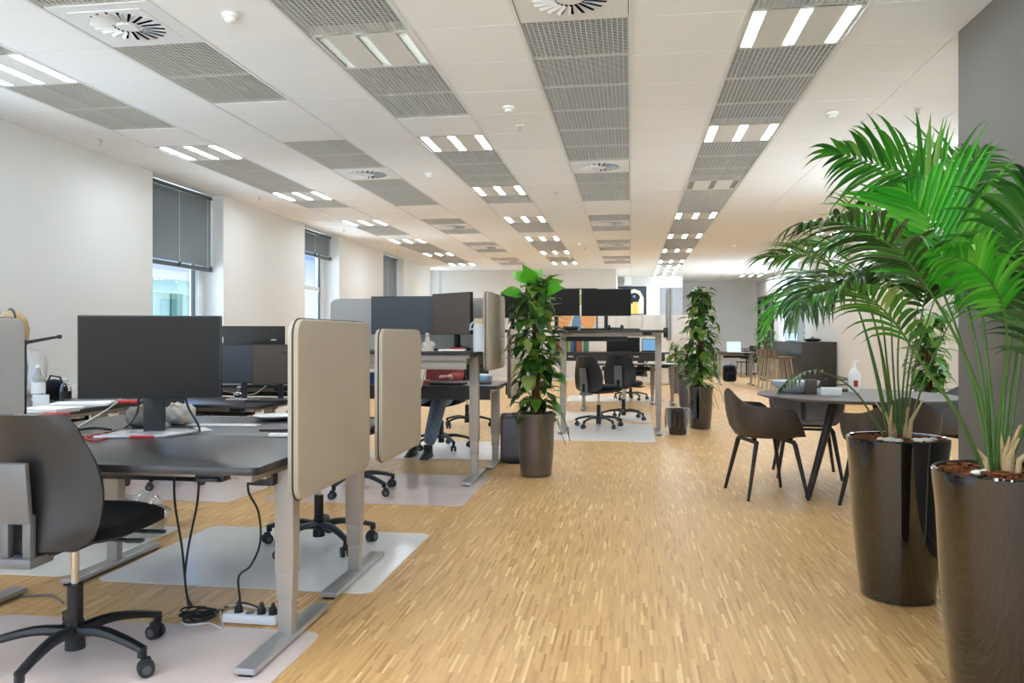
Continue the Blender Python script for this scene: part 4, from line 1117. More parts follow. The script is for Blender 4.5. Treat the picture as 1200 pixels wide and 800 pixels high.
p1, c1h, rot1 = person('person with blond hair and headphones in a grey sweater, behind the left divider', (-4.47, 5.28), math.radians(184), 'sweater_grey', 'hair_blond', seat=.53, look=math.radians(-35))
mw = p1.matrix_basis
hp_t = thing('headphones', 'black over-ear headphones worn by the blond person at the left edge', 'headphones', tuple(Matrix.Translation(p1.location) @ Matrix.Rotation(p1.rotation_euler.z, 4, 'Z') @ c1h), p1.rotation_euler.z + math.radians(-35))
mb = MB(); mb.tube([(.105 * math.cos(a), -.005, .03 + .115 * math.sin(a)) for a in [PI * k / 20 for k in range(21)]], .011, 8, flat=.6); mb.build('headband', 'black_plastic', hp_t)
for s in (-1, 1):
    mb = MB(); mb.cyl((s * .078, -.005, -.01), (s * .112, -.005, -.01), .041, .036, 24); mb.cyl((s * .074, -.005, -.01), (s * .08, -.005, -.01), .038, seg=24); mb.build('ear_cup', 'black_plastic', hp_t)
person('person in a red top and jeans working at the cluttered desk, legs and forearms showing', (-1.97, 8.12), math.radians(180), 'shirt_red', 'hair_brown', seat=.50, lean=.12, legs=((-.1, .46, .55), (.2, .38, .56)), feet=((-.02, .6, .09), (.16, .5, .09)), hands=((-.2, .52, .775), (.18, .52, .775)))

# ------------------------------------------------------------------ things on the first desks
def single(mb, name, mats, label, cat, loc, rz=0, group=None, smooth=40):
    o = mb.build(name, mats, loc=loc, smooth=smooth); o.rotation_euler = (0, 0, rz); return tag(o, label, cat, group)
Z1 = .7302
def P(px, py, z): d = (EYE - z) * FPX / (py - VY); p = at(px, py, d); return (p.x, p.y, z)
def pouch(label, loc, rz, m, w, sd):
    R = random.Random(sd); t = thing('cloth_pouch', label, 'pouch', loc, rz, 'cloth pouches on the desk')
    bm = bmesh.new(); bmesh.ops.create_icosphere(bm, subdivisions=4, radius=1)
    for v in bm.verts:
        n = math.sin(v.co.x * 9 + sd) * math.cos(v.co.z * 7) * .07 + math.sin(v.co.y * 13 + v.co.x * 5) * .04
        k = 1 + n; v.co = Vector((math.copysign(abs(v.co.x) ** .75, v.co.x) * w / 2 * k, math.copysign(abs(v.co.y) ** .8, v.co.y) * .055 * k, max(-.0, (v.co.z * .055 + .05) * k)))
    mb = MB(); me = bpy.data.meshes.new('x'); bm.to_mesh(me); bm.free(); mb.bm.from_mesh(me); mb.build('cloth_body', m, t, smooth=80)
    mb = MB(); mb.tube([(-w / 2 * .8, -.03, .06), (0, -.045, .105), (w / 2 * .8, -.02, .065)], .004, 6); mb.tube([(w * .42, -.02, .06), (w * .5, -.05, .04), (w * .47, -.06, .012)], .005, 6); mb.build('drawstring', 'dry_sheath', t)
pouch('crumpled grey cloth pouch left of the large monitor stand', P(167, 500, Z1), .3, 'pouch_dark', .15, 1)
pouch('pale cloth pouch right of the large monitor stand', P(211, 497, Z1), -.2, 'pouch_cloth', .16, 4)
single(MB().lathe([(0, 0), (.05, 0), (.1, .014), (.115, .024), (.11, .024), (.095, .016), (.05, .006), (0, .005)], seg=48), 'plate', 'ceramic_white', 'white plate on the second desk tucked against the beige divider', 'plate', P(322, 491.5, Z1))
single(MB().box((0, 0, .0015), (.36, .06, .003)).box((.02, .01, .004), (.28, .03, .002)), 'paper_strip', 'paper', 'long white paper strip lying on the dark desk right of the pouch', 'paper', P(262, 498, Z1), .05)
single(MB().box((0, 0, .0015), (.05, .16, .003)), 'paper_tag', 'paper', 'short white paper tag pointing at the camera on the dark desk', 'paper', P(238, 503, Z1), .75)
single(MB().cyl((-.07, 0, .005), (.07, 0, .005), .005, seg=10).cyl((.07, 0, .005), (.082, 0, .005), .005, .001, 10), 'pen', 'black_plastic', 'black pen on the dark desk near the divider', 'pen', P(322, 505, Z1), .2)
single(MB().box((0, 0, .008), (.09, .03, .014), bev=.004), 'white_adapter', 'white_plastic', 'small white adapter on the dark desk near the divider', 'adapter', P(327, 511.5, Z1), .1)
def cable(name_, label, pts, r, m, group=None, cat='cable', n=40):
    mb = MB(); C = arc_pts(pts, n); o = Vector(C[0]); mb.tube([c - o for c in C], r, 7)
    return single(mb, name_, m, label, cat, tuple(o), 0, group, 70)
def D1(px, py): return P(px, py, Z1 + .004)
red = [D1(93, 515), D1(108, 512), D1(125, 506), D1(132, 510), D1(112, 516), D1(100, 512), D1(118, 509), D1(140, 512), D1(148, 512)]
cable('red_cable', 'tangled red cable left of the large monitor foot', red, .0035, 'red', n=80)
mb = MB(); cable('black_cable', 'thick black cable curling from the large monitor over the desk', [at(163, 467, 3.55), at(160, 485, 3.5), D1(148, 500), D1(125, 507), D1(98, 512), D1(86, 505), D1(110, 501), D1(130, 503)], .0045, 'cable_black', n=80)
cable('white_cable', 'white cable running from the papers to the nearest desk', [P(143, 466, .76), (P(128, 478, .76)), D1(105, 492), D1(92, 500), D1(85, 512)], .004, 'cable_white')
cable('monitor_cable', 'black cable hanging from the right side of the large monitor to the desk', [at(217, 466, 3.6), at(222, 480, 3.6), at(232, 497, 3.6), D1(234, 505)], .005, 'cable_black')
# left desk
Z2 = .7502
t = thing('desk_lamp', 'slim black desk lamp with a slanted arm on the left desk', 'lamp', P(28, 488, Z2), 0)
mb = MB(); mb.cyl((0, 0, 0), (0, 0, .012), .085, .08, 32); mb.build('base', 'black_plastic', t)
mb = MB(); mb.box((0, 0, .2), (.026, .012, .39), bev=.003); mb.build('pole', 'black_plastic', t)
mb = MB(); a0 = Vector((-.08, 0, .375)); a1 = Vector((.2, 0, .42)); mb.tube([a0, a1], .009, 8, radii=[.011, .007]); mb.cyl(a1, a1 + Vector((.014, 0, .0)), .011); mb.cyl((0, -.012, .39), (0, .012, .39), .016, seg=16); mb.build('light_arm', 'black_plastic', t)
t = thing('water_bottle', 'clear plastic water bottle with a white label beside the desk lamp', 'bottle', P(45, 474, Z2), 0)
MB().lathe([(0, 0), (.036, 0), (.038, .01), (.038, .06), (.035, .065), (.038, .07), (.038, .15), (.03, .19), (.013, .215), (.013, .23), (0, .23)], seg=28).build('bottle', 'clear_plastic', t, smooth=60)
MB().lathe([(.0386, .07), (.0386, .14)], seg=28).build('label', 'card_white', t); MB().cyl((0, 0, .228), (0, 0, .246), .015).build('cap', 'white_plastic', t)
t = thing('water_bottle', 'small clear bottle with a dark label on the left desk', 'bottle', P(77, 469, Z2), 0)
MB().lathe([(0, 0), (.033, 0), (.035, .01), (.035, .08), (.026, .105), (.014, .12), (.014, .14), (0, .14)], seg=28).build('bottle', 'clear_plastic', t, smooth=60)
MB().lathe([(.0354, .012), (.0354, .06)], seg=28).build('label', 'black_plastic', t); MB().cyl((0, 0, .136), (0, 0, .15), .016).build('cap', 'bottle_body', t)
single(MB().box((0, 0, .04), (.1, .006, .08), bev=.002).box((0, .02, .004), (.1, .05, .006)), 'white_card', 'card_white', 'white upright card leaning before the clear water bottle', 'card', P(48, 478, Z2), .1)
t = thing('backpack', 'small black bag standing behind the bottles on the left desk', 'bag', P(63, 468, Z2), .2)
MB().ball((0, 0, .065), .09, 0, (1, .6, .8), 20).box((.0, 0, .012), (.12, .07, .02), bev=.008).build('bag_body', 'black_fabric', t, smooth=60); MB().tube([(-.05, 0, .1), (-.02, 0, .16), (.04, 0, .15), (.07, 0, .08)], .006, 6).build('strap', 'black_fabric', t)
for i, (px, py, rz, w, h, zz, lb) in enumerate([(50, 483, .1, .3, .21, 0, 'lower white sheet stack on the left desk beside the lamp foot'), (58, 480, -.1, .28, .2, .014, 'upper white sheet of the stack beside the lamp foot'), (95, 474, .4, .34, .24, 0, 'large white sheet at the right corner of the left desk')]):
    mb = MB(); mb.box((0, 0, .006), (w, h, .012)); mb.box((.01, .008, .0125), (w * .97, h * .97, .001)); q = P(px, py, Z2 + zz); single(mb, 'paper_stack', 'paper', lb, 'paper', q, rz, None, 0)
single(MB().box((0, 0, .006), (.14, .08, .011), bev=.002), 'red_notebook', 'red', 'thin red notebook under the papers on the left desk', 'notebook', P(62, 486.5, Z2), .1)
single(MB().box((0, 0, .01), (.12, .05, .018), bev=.005), 'red_case', 'red', 'small red case on the desk glimpsed under the large monitor', 'case', P(150, 472, Z2), .2)
# low desk
Z3 = .6202
t = thing('desk_webcam', 'small silver webcam on a ball foot on the low desk', 'webcam', P(279, 466, Z3), 0)
MB().ball((0, 0, .03), .04, 0, (1, 1, .75), 18).build('foot', 'chrome', t); MB().cyl((0, 0, .05), (.01, 0, .085), .006).ball((.01, 0, .095), .016, 0, (1.3, 1, .8)).build('camera_head', 'frame_silver', t)
def keyboard(label, loc, rz=0):
    t = thing('keyboard', label, 'keyboard', loc, rz); MB().box((0, 0, .008), (.42, .13, .012), bev=.003).build('case', 'black_plastic', t)
    mb = MB()
    for r_ in range(5):
        for k in range(14): mb.box((-.19 + k * .029, -.046 + r_ * .023, .017), (.024, .019, .007))
    mb.build('keys', 'grey_plastic', t, smooth=0)
keyboard('black keyboard on the low desk in front of the brownish small monitor', P(318, 470, Z3), .3)
cable('white_cable', 'white cable looping below the two small monitors', [P(262, 458, Z3 + .1), P(275, 460, Z3 + .03), P(296, 462, Z3 + .03), P(312, 452, Z3 + .14)], .005, 'cable_white')
# raised desk things
Z4 = 1.0602
t = thing('insulated_bottle', 'white insulated bottle with a cork-coloured lid and loop on the raised desk', 'bottle', P(561, 412, Z4) , 0)
MB().lathe([(0, 0), (.038, 0), (.04, .01), (.04, .17), (.034, .2), (.03, .205), (0, .205)], seg=32).build('bottle', 'bottle_body', t, smooth=50)
MB().cyl((0, 0, .205), (0, 0, .245), .033, .031, 24).build('lid', 'cork', t); MB().tube([(-.03, 0, .225), (-.06, 0, .2), (-.065, 0, .16), (-.042, 0, .17)], .007, 8).build('loop', 'bottle_body', t)
t = thing('figurine', 'small white sculpted figurine on the raised desk under the wide monitors', 'figurine', P(501, 411.3, Z4), .3)
MB().lathe([(0, 0), (.05, 0), (.045, .03), (.02, .06), (.018, .09), (.012, .12), (0, .135)], seg=16, sx=1, sy=.6).ball((.02, 0, .05), .035, 0, (1.2, .6, .8)).ball((-.022, 0, .04), .03, 0, (.8, .7, 1)).ball((-.002, 0, .125), .017).build('figure', 'pouch_cloth', t, smooth=70)
t = thing('notebook', 'white notebook with a red marker on the raised desk', 'notebook', P(530, 411.2, Z4), .1)
MB().box((0, 0, .008), (.2, .14, .014), bev=.002).build('pages', 'paper', t); MB().cyl((0, -.02, .021), (.1, -.03, .021), .006).build('marker', 'red', t)
cable('black_cable', 'black cable hanging behind the angled monitor of the raised desk', [at(533, 391, 6.55), at(540, 405, 6.7), at(552, 408, 6.5), P(556, 411, Z4 + .006)], .006, 'cable_black')
Z5 = .7402
t = thing('desk_clock', 'white digital clock with a blue display on the cluttered desk end', 'clock', (-1.33, 7.15, Z5), .05)
MB().box((0, 0, .045), (.16, .09, .09), bev=.025, seg=4).build('case', 'white_plastic', t); MB().box((0, -.0455, .055), (.08, .003, .03)).build('display', 'display_blue', t)
for i, (x, y, s, m, lb, cat) in enumerate([(-1.62, 7.0, (.3, .22, .02), 'black_plastic', 'closed black laptop before the person in the red top', 'laptop'), (-2.1, 7.05, (.3, .2, .03), 'paper', 'paper stack on the cluttered desk at left of the laptop', 'paper'), (-2.4, 7.1, (.1, .1, .1), 'book_a', 'blue box at the far left of the cluttered desk', 'box'), (-1.85, 6.98, (.12, .09, .04), 'art_pink', 'pink case on the cluttered desk', 'case'), (-2.28, 7.0, (.06, .06, .09), 'teal', 'teal cup on the cluttered desk', 'cup')]):
    single(MB().box((0, 0, s[2] / 2), s, bev=.004), {'laptop': 'laptop', 'paper': 'paper_stack', 'box': 'small_box', 'case': 'small_case', 'cup': 'cup'}[cat], m, lb, cat, (x, y, Z5), .1 * i)
cable('white_cable', 'thin white cable slanting down from the raised desk', [at(499, 433, 6.3), at(494, 450, 6.35), at(487, 470, 6.4), at(480, 500, 6.4)], .008, 'cable_white')
# grey case on the floor
t = thing('speaker_case', 'grey rounded case standing on the floor between desk leg and bronze planter', 'case', (-1.07, 7.32, 0), .1)
mb = MB(); mb.prism([(x, y) for x, y in rrect(.17, .46, .075, 8)], -.13, .13, 0, Matrix.Translation((0, 0, .232)) @ Matrix.Rotation(PI / 2, 4, 'Z') @ Matrix.Rotation(PI / 2, 4, 'X'), bev=.03); mb.build('shell', 'pot_grey', t, smooth=60)
mb = MB(); mb.box((0, -.03, .458), (.05, .12, .012), bev=.005); mb.box((0, 0, .006), (.12, .2, .01)); mb.build('handle', 'black_plastic', t)
# middle raised desk things
Z6 = 1.2502
keyboard('black keyboard on the middle raised desk, right of the monitor foot', (-.1, 9.62, Z6), .02)
t = thing('headset', 'black headset lying on the middle raised desk', 'headset', (-.18, 9.58, Z6 + .02), .3)
MB().tube([(.08 * math.cos(a), .08 * math.sin(a), .005) for a in [PI * k / 14 for k in range(15)]], .007, 8).build('headband', 'black_plastic', t)
for s in (-1, 1): MB().cyl((s * .08 - .012, 0, .01), (s * .08 + .012, 0, .01), .032).build('ear_cup', 'black_plastic', t)
single(MB().lathe([(0, 0), (.08, 0), (.1, .02), (.1, .045), (.09, .045), (.085, .02), (0, .018)], seg=32), 'tray_bowl', 'black_plastic', 'low black dish on the middle raised desk beside the leafy plant', 'dish', (-.72, 9.62, Z6))
single(MB().box((0, 0, .012), (.3, .2, .022), bev=.004), 'laptop', 'bezel', 'closed dark laptop on the middle raised desk', 'laptop', (-.45, 9.68, Z6 ), .0)
t = thing('laptop', 'open laptop with a bright blue screen on the drawer-fronted desk', 'laptop', (.33, 12.8, .9302), 0)
MB().box((0, 0, .01), (.3, .2, .018), bev=.003).build('keyboard_deck', 'bezel', t); MB().box((0, .115, .11), (.3, .012, .2), bev=.003, rot=Matrix.Rotation(-.25, 4, 'X')).build('lid', 'bezel', t); MB().box((0, .107, .11), (.28, .004, .18), rot=Matrix.Rotation(-.25, 4, 'X')).build('screen', 'display_blue', t)
bx = -1.28; R = random.Random(5); cols = ['book_a', 'book_b', 'book_c', 'book_d', 'book_e', 'book_f']; cn = ['blue', 'mustard', 'green', 'cream', 'orange', 'dark']
pl = 'first second third fourth fifth sixth seventh eighth ninth tenth eleventh twelfth thirteenth fourteenth fifteenth sixteenth'.split()
for i in range(16):
    w = R.uniform(.025, .05); k = (i * 5 + i // 3) % 6; h = R.uniform(.17, .25)
    mb = MB(); mb.box((0, 0, h / 2), (w - .004, .17, h), 0, .002); mb.box((0, .002, h / 2), (w - .012, .168, h + .001), 1)
    single(mb, 'book', [cols[k], 'paper'], cn[k] + ' book, ' + pl[i] + ' from the left in the row on the drawer-fronted desk', 'book', (bx + w / 2, 12.75, .9302), 0, 'books on the drawer-fronted desk', 0); bx += w
t = thing('laptop', 'open laptop with a pale screen on the small far desk behind the aisle plant', 'laptop', (2.5, 19.85, .7902), .1)
MB().box((0, 0, .01), (.34, .22, .018), bev=.003).build('keyboard_deck', 'white_plastic', t); MB().box((0, .12, .14), (.34, .012, .25), bev=.003, rot=Matrix.Rotation(-.25, 4, 'X')).build('lid', 'white_plastic', t); MB().box((0, .112, .14), (.32, .004, .23), rot=Matrix.Rotation(-.25, 4, 'X')).build('screen', 'display_pale', t)
# bin with bag
t = thing('waste_bin', 'dark waste bin lined with a clear plastic bag, beside the raised desk leg', 'bin', (.56, 9.72, 0), 0)
mb = MB(); mb.lathe([(0, 0), (.095, 0), (.1, .01), (.13, .3), (.133, .305), (.128, .305), (.12, .28), (.095, .02), (0, .018)], seg=40); mb.build('bin_body', 'bin_dark', t, smooth=50)
mb = MB(); n = 56; rows = []
for j, (r, z) in enumerate([(.12, .24), (.131, .31), (.14, .312), (.147, .28), (.15, .22), (.148, .15), (.152, .09)]):
    rows.append([((r + .008 * math.sin(i * 2.3 + j) * (j > 2) + .004 * math.sin(i * 5.1)) * math.cos(2 * PI * i / n), (r + .008 * math.sin(i * 2.3 + j) * (j > 2) + .004 * math.sin(i * 5.1)) * math.sin(2 * PI * i / n), z + .02 * math.sin(i * 1.7) * (j > 4)) for i in range(n)] )
    rows[-1].append(rows[-1][0])
mb.grid(rows); mb.build('bin_bag', 'bag_film', t, smooth=80)
# plastic bag under the nearest desk (beside the desk leg)
t = thing('plastic_bag', 'crumpled clear plastic bag beside the desk leg behind the nearest chair', 'bag', P(160, 628, .0), 0)
bm = bmesh.new(); bmesh.ops.create_icosphere(bm, subdivisions=4, radius=.17)
for v in bm.verts:
    n = math.sin(v.co.x * 41) * math.cos(v.co.z * 37 + v.co.y * 29) * .022 + math.sin(v.co.y * 71) * .01
    v.co = v.co * (1 + n * 6); v.co.z = max(.002, v.co.z * .75 + .12)
mb = MB(); me = bpy.data.meshes.new('x'); bm.to_mesh(me); bm.free(); mb.bm.from_mesh(me); mb.build('film', 'bag_film', t, smooth=25)

# ------------------------------------------------------------------ power strip and floor cables
F = lambda px, py, z=.006: P(px, py, z)
a = Vector(F(264, 727, .0036)); b = Vector(F(326, 731, .0036)); dx = b - a; ang = math.atan2(dx.y, dx.x); L = dx.length
t = thing('power_strip', 'white power strip with black plugs on the floor by the nearest desk leg', 'power strip', tuple((a + b) / 2), ang)
MB().box((0, 0, .02), (L, .055, .038), bev=.008).build('strip', 'white_plastic', t)
for i in range(4):
    x = -L / 2 + .06 + i * .05
    mb = MB(); mb.cyl((x, 0, .0385), (x, 0, .0405), .019, seg=20); mb.build('socket', 'light_grey_plastic', t)
for i, k in enumerate((0, 2, 3)):
    x = -L / 2 + .06 + k * .05
    mb = MB(); mb.cyl((x, 0, .04), (x, 0, .062), .018, .016, 16); mb.cyl((x, 0, .062), (x, 0, .085), .012, .006, 12); mb.build('plug', 'black_plastic', t)
up = lambda px, py, d: at(px, py, d)
g = 'cables hanging to the power strip'
cable('hanging_cable', 'left one of the two black cables hanging from the nearest desk', [at(204, 548, 3.0), at(205, 590, 3.02), at(213, 640, 3.05), at(218, 690, 3.1), F(222, 712), F(232, 722)], .0045, 'cable_black', g)
cable('hanging_cable', 'right one of the two black cables hanging from the nearest desk', [at(234, 548, 3.0), at(231, 590, 3.02), at(221, 640, 3.05), at(217, 680, 3.1), F(224, 708), F(245, 718), F(262, 714)], .0045, 'cable_black', g)
cable('hanging_cable', 'black cable swinging from the desk down to the power strip', [at(293, 550, 3.05), at(291, 575, 3.05), at(303, 600, 3.05), at(305, 635, 3.08), at(294, 662, 3.1), at(280, 675, 3.1), at(281, 700, 3.1), F(283, 716, .085)], .0045, 'cable_black', g)
coil = []
R = random.Random(2); c0 = Vector(F(232, 725))
for i in range(60):
    a_ = i * .75; r_ = .045 + .018 * math.sin(i * 1.3); coil.append(c0 + Vector((r_ * math.cos(a_) * 1.2, r_ * math.sin(a_), .004 + i * .0006)))
cable('cable_coil', 'coiled black cable bundle on the floor left of the power strip', coil, .004, 'cable_black', n=240)
cable('floor_cable', 'white cable looping on the floor around the power strip end', [F(222, 722), F(214, 728), F(222, 732), F(245, 730), F(262, 735), F(258, 715), F(278, 708), F(300, 712), F(330, 708), F(352, 718)], .004, 'cable_white')
cable('floor_cable', 'black cable on the floor from the coil to the power strip plugs', [F(240, 722), F(262, 712), F(285, 706), F(305, 713, .05), F(303, 716, .09)], .004, 'cable_black')
cable('floor_cable', 'grey cable on the floor behind the nearest chair base', [F(-20, 696), F(30, 698), F(60, 697), F(74, 706)], .004, 'light_grey_plastic')
for k, (px, py) in enumerate([(260, 492), (290, 494)]):
    pass
R = random.Random(9)
for k, (x, lb) in enumerate([(-3.9, 'left'), (-3.5, 'middle'), (-3.2, 'right')]):
    pts = [(x, 6.7, .6), (x + .05, 6.65, .48), (x + .12, 6.6, .42), (x + .2, 6.62, .5), (x + .22, 6.68, .58)]
    cable('hanging_cable', lb + ' loop of black cable hanging under the low desk', pts, .006, 'cable_black', 'cable loops under the low desk')

# ------------------------------------------------------------------ far end
for i, (x0, x1_) in enumerate([(-.36, .28), (.28, .92), (.92, 1.56)]):
    t = thing('storage_cabinet', ['left', 'middle', 'right'][i] + ' white storage cabinet behind the raised desk at the far end', 'cabinet', ((x0 + x1_) / 2, 19.8, 0), 0, 'white storage cabinets')
    MB().box((0, .0, .87), (.632, .44, 1.66), bev=.004).box((0, .02, .02), (.6, .38, .04)).build('body', 'cabinet_white', t)
    for s in (-1, 1):
        dd = MB().box((s * .158, -.228, .87), (.31, .018, 1.64), bev=.003).build('door', 'cabinet_white', t); MB().box((s * .03, -.245, .9), (.01, .018, .12), bev=.003).build('handle', 'frame_silver', dd)
def art(label, x, y, z, w, h, shapes, frame='art_black'):
    t = thing('framed_picture', label, 'picture', (x, y, z), 0)
    mb = MB()
    for s in (-1, 1): mb.box((s * (w / 2), 0, 0), (.025, .03, h + .025)); mb.box((0, 0, s * h / 2), (w, .03, .025))
    mb.build('frame', frame, t, smooth=0)
    mb = MB(); mb.box((0, .006, 0), (w - .02, .012, h - .02)); mb.build('canvas', shapes[0], t, smooth=0)
    RX = Matrix.Rotation(PI / 2, 4, 'X')
    for i, (m, pts) in enumerate(shapes[1:]):
        mb = MB(); mb.prism([(px * w / 2, pz * h / 2) for px, pz in pts], 0, .0015 , 0, Matrix.Translation((0, -.001 - .002 * i, 0)) @ RX); mb.build('painted_shape', m, t, smooth=0)
def blob(cx, cz, rx, rz_, n=20, k=0): return [(cx + rx * math.cos(2 * PI * i / n) * (1 + k * math.sin(3 * 2 * PI * i / n)), cz + rz_ * math.sin(2 * PI * i / n)) for i in range(n)]
art('framed abstract picture with a pale arch on dark blue, on the far wall', .02, WALL2 - .03, 2.25, .86, .82, ['art_blue', ('art_green', [(-.95, -.98), (-.6, -.98), (-.5, .5), (-.3, .85), (-.95, .9)]), ('art_cream', [(-.3, -.98), (.85, -.98), (.85, .2), (.6, .7), (.2, .85), (-.2, .7), (-.3, .3)]), ('art_black', blob(.2, .15, .38, .42, k=.12)), ('art_yellow', [(.0, -.95), (.5, -.95), (.42, -.1), (.1, -.1)]), ('art_sky', blob(.2, .3, .1, .1))])
art('large framed abstract picture in orange, pink and blue on the far wall, partly behind monitors', -1.5, WALL1 - .03, 1.86, 1.24, 1.16, ['art_cream', ('art_orange', blob(-.45, -.3, .4, .5, k=.15)), ('art_sky', [(-.1, -.95), (.35, -.95), (.3, -.2), (.1, -.1), (-.05, -.4)]), ('art_orange', blob(.6, -.45, .3, .45, k=.1)), ('art_pink', blob(-.3, .4, .35, .3)), ('art_black', blob(-.5, -.1, .12, .1)), ('art_green', blob(.4, .5, .3, .25, k=.2))])
# door on the middle far wall
mb = MB(); mb.box((1.22, WALL2 - .01, 1.28), (.62, .03, 2.6)); mb.box((.9, WALL2 - .02, 1.3), (.05, .05, 2.62)); mb.box((1.2, WALL2 - .02, 2.6), (.64, .05, .05)); struct('door_1', mb, 'door_grey')
# glazed door in the right wall
mb = MB()
for y in (23.63, 24.95, 26.27): mb.box((XR - .0, y, 1.2), (.08, .06, 2.4))
mb.box((XR, 24.95, 2.38), (.08, 2.7, .06)); mb.box((XR, 24.95, .03), (.08, 2.7, .06)); mb.box((XR - .05, 24.7, 1.1), (.03, .03, .5)); struct('door_2', mb, 'black_plastic')
mb = MB(); mb.box((XR + .01, 24.95, 1.2), (.012, 2.6, 2.3)); struct('door_2_pane', mb, 'pane')
# exit light
t = thing('exit_light', 'small glowing green emergency light hanging from the ceiling, behind the palm leaves', 'emergency light', (3.3, 17.2, 0))
MB().box((0, 0, CEIL - .14), (.02, .02, .28)).build('rod', 'white_plastic', t); MB().box((0, 0, 2.16 + .5), (.26, .05, .13), bev=.006).build('housing', 'white_plastic', t); MB().box((0, -.027, 2.66), (.23, .004, .1)).build('face', 'exit_green', t)
# bar counter with stools
t = thing('bar_counter', 'dark bar counter standing out from the right wall', 'counter', (3.72, 18.3, 0), 0)
MB().box((0, 0, .52), (.62, 3.4, 1.04), bev=.005).build('body', 'counter_black', t); MB().box((0, -1.72, .53), (.66, .03, 1.06), bev=.003).build('end_panel', 'cabinet_dark', t); MB().box((0, 0, 1.055), (.67, 3.46, .03), bev=.006).build('counter_top', 'display_pale' if False else 'counter_black', t)
t = thing('lidded_pan', 'dark wide pan on the bar counter', 'pan', (3.75, 17.3, 1.0705)); MB().lathe([(0, 0), (.12, 0), (.17, .03), (.18, .05), (.06, .075), (0, .08)], seg=32).build('pan', 'black_plastic', t); MB().ball((0, 0, .085), .018).build('knob', 'black_plastic', t)
t = thing('counter_reflection', 'pale blue glowing panel standing in for the reflection on the bar counter', 'screen', (3.45, 17.9, 1.0705), -.3); MB().box((0, 0, .1), (.26, .02, .18), bev=.004).box((0, .03, .008), (.14, .1, .014)).build('casing', 'bezel', t); MB().box((0, -.0115, .1), (.24, .003, .16)).build('display', 'display_pale', t)  # glowing panel added to imitate the light blue reflection of the counter top
st = None
for i, (x, y) in enumerate([(3.1, 16.95), (3.1, 17.5), (3.1, 18.05), (3.1, 18.6), (3.1, 19.15)]):
    lb = ['nearest', 'second', 'third', 'fourth', 'farthest'][i] + ' brown bar stool along the dark counter'
    if st is None:
        st = thing('bar_stool', lb, 'stool', (x, y, 0), -PI / 2, 'bar stools at the dark counter')
        mb = MB(); mb.box((0, 0, .745), (.4, .36, .03), bev=.014, seg=3)
        mb.grid([[(.2 * math.sin(a), -.13 - .07 * math.cos(a) * 1.0, z) for a in [math.radians(-80 + 10 * k) for k in range(17)]] for z in (.745, .8, .86, .89)], thick=.02); mb.build('seat', 'stool_brown', st, smooth=50)
        for sx in (-1, 1):
            for sy in (-1, 1): MB().tube([(sx * .13, sy * .12, .735), (sx * .21, sy * .21, 0)], .013, 10, radii=[.015, .011]).build('leg', 'stool_leg', st, smooth=60)
        mb = MB(); k = .18
        mb.tube([(-k, -k, .25), (k, -k, .25), (k, k, .25), (-k, k, .25), (-k, -k, .25)], .008, 6); mb.build('foot_ring', 'stool_leg', st)
    else: dup(st, (x, y, 0), -PI / 2, lb)
# far table with black perforated chairs
t = thing('small_table', 'small black table near the far right wall', 'table', (3.0, 24.6, 0)); MB().box((0, 0, .71), (1.1, .7, .03), bev=.005).build('tabletop', 'black_plastic', t)
for sx in (-1, 1):
    for sy in (-1, 1): MB().box((sx * .48, sy * .28, .345), (.045, .045, .69), bev=.004).build('leg', 'black_plastic', t)
bc = None
for i, (x, y, rz, lb) in enumerate([(2.15, 24.3, -1.4, 'black chair with a pierced back left of the small far table'), (3.3, 23.85, .2, 'black chair with a pierced back right of the small far table')]):
    if bc is None:
        bc = thing('pierced_chair', lb, 'chair', (x, y, 0), rz, 'black chairs at the small far table')
        MB().box((0, 0, .44), (.42, .42, .025), bev=.01).build('seat', 'black_plastic', bc)
        mb = MB()
        for k in range(9): mb.box((-.2 + .05 * k, -.21, .68), (.018, .018, .3))
        for z in (.55, .62, .69, .76, .83): mb.box((0, -.21, z), (.42, .02, .022), bev=.004)
        mb.build('backrest', 'black_plastic', bc)
        for sx in (-1, 1):
            for sy in (-1, 1): MB().tube([(sx * .17, sy * .17, .43), (sx * .21, sy * .22, 0)], .011, 8).build('leg', 'black_plastic', bc, smooth=60)
    else: dup(bc, (x, y, 0), rz, lb)
t = thing('backpack', 'black backpack with grey straps standing on the floor far down the room', 'backpack', (2.55, 21.3, 0), .3)
MB().box((0, 0, .22), (.34, .22, .43), bev=.09, seg=5).box((0, -.12, .14), (.26, .08, .22), bev=.035, seg=4).build('bag_body', 'black_fabric', t, smooth=60); MB().tube([(.1, -.14, .4), (.13, -.17, .25), (.1, -.14, .06)], .014, 8).tube([(0, .0, .43), (.03, 0, .49), (.07, 0, .43)], .009, 8).build('strap', 'light_grey_plastic', t)
mb = MB(); mb.box((-.08, WALL2 - .16, CEIL - .14), (.2, .3, .27)); o = tag(mb.build('projector_box', 'white_plastic', smooth=0), 'white box hanging at the ceiling by the far wall corner', 'box')
t = thing('glass_card', 'small red-capped tube against the grey wall behind the nearest palm pot', 'tube', (1.86, 3.2, 0))
MB().cyl((0, 0, 0), (0, 0, .6), .03, seg=20).build('tube', 'white_plastic', t); MB().cyl((0, 0, .6), (0, 0, .64), .031, seg=20).build('cap', 'red', t)

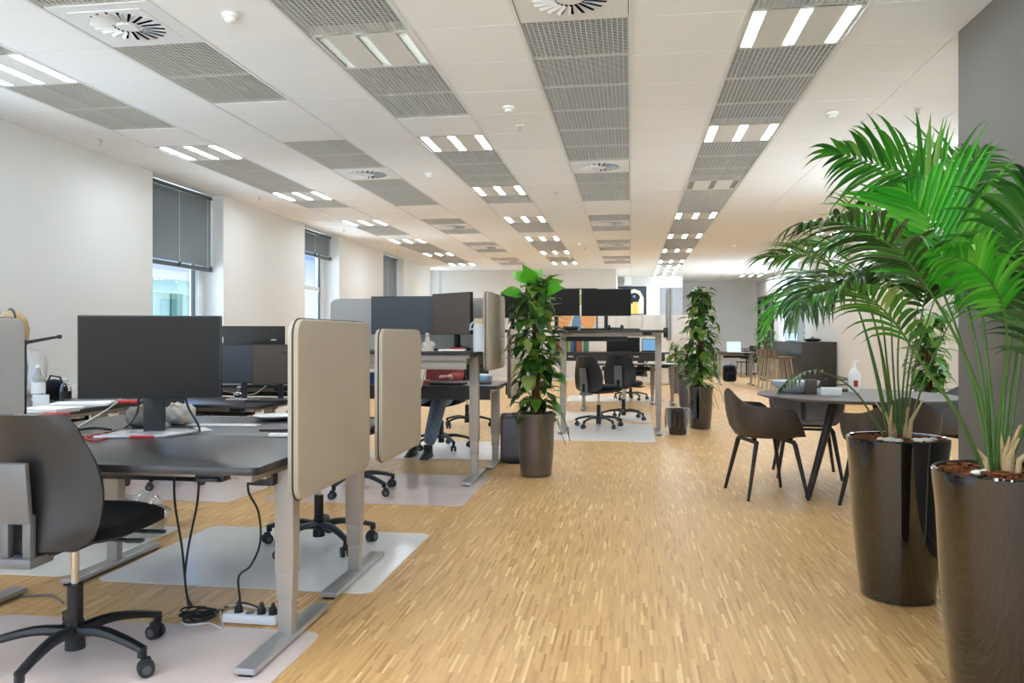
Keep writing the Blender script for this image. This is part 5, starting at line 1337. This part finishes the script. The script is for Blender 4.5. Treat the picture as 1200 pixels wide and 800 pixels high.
# ------------------------------------------------------------------ daylight
w = bpy.data.worlds.new('sky'); SC.world = w; w.use_nodes = True; nt = w.node_tree
bg = nt.nodes['Background']; tc = nt.nodes.new('ShaderNodeTexCoord'); sp = nt.nodes.new('ShaderNodeSeparateXYZ'); cr = nt.nodes.new('ShaderNodeValToRGB')
mp = nt.nodes.new('ShaderNodeMapRange'); mp.inputs[1].default_value = -1; mp.inputs[2].default_value = 1
nt.links.new(tc.outputs['Generated'], sp.inputs[0]); nt.links.new(sp.outputs[2], mp.inputs[0]); nt.links.new(mp.outputs[0], cr.inputs[0])
e = cr.color_ramp.elements   # lower half brightened to throw light up at the ceiling, hazy then blue sky above
e[0].position = 0; e[0].color = (.86, .96, 1.06, 1); e[1].position = .68; e[1].color = (.1, .2, .45, 1)
for p_, c_ in ((.485, (.86, .96, 1.06, 1)), (.502, (.11, .12, .13, 1)), (.534, (.085, .095, .115, 1)), (.55, (.035, .06, .12, 1))):
    k = e.new(p_); k.color = c_
nt.links.new(cr.outputs[0], bg.inputs[0]); bg.inputs[1].default_value = 9
def portal(loc, rot, sx, sy):
    l = bpy.data.lights.new('daylight_portal', 'AREA'); l.shape = 'RECTANGLE'; l.size = sx; l.size_y = sy; l.cycles.is_portal = True
    o = bpy.data.objects.new('daylight_portal', l); COL.objects.link(o); o.location = loc; o.rotation_euler = rot
portal(((XL + XR) / 2, YB - .05, 1.5), (PI / 2, 0, 0), XR - XL, 2.8)
for a, b in ropen: portal((XR + .05, (a + b) / 2, 1.63), (0, PI / 2, 0), 2.4, b - a)
for a, b in opens[:-1]: portal((XW + .08, (a + b) / 2, 1.8), (0, -PI / 2, 0), 2.35, b - a)

vs = SC.view_settings; vs.view_transform = 'Standard'; vs.look = 'None'; vs.gamma = 1; vs.exposure = .44; vs.use_curve_mapping = False
SC.cycles.max_bounces = 10; SC.cycles.diffuse_bounces = 6; SC.cycles.transparent_max_bounces = 16; SC.cycles.caustics_reflective = False; SC.cycles.caustics_refractive = False
SC.cycles.sample_clamp_indirect = 6
SC.cycles.use_denoising = True
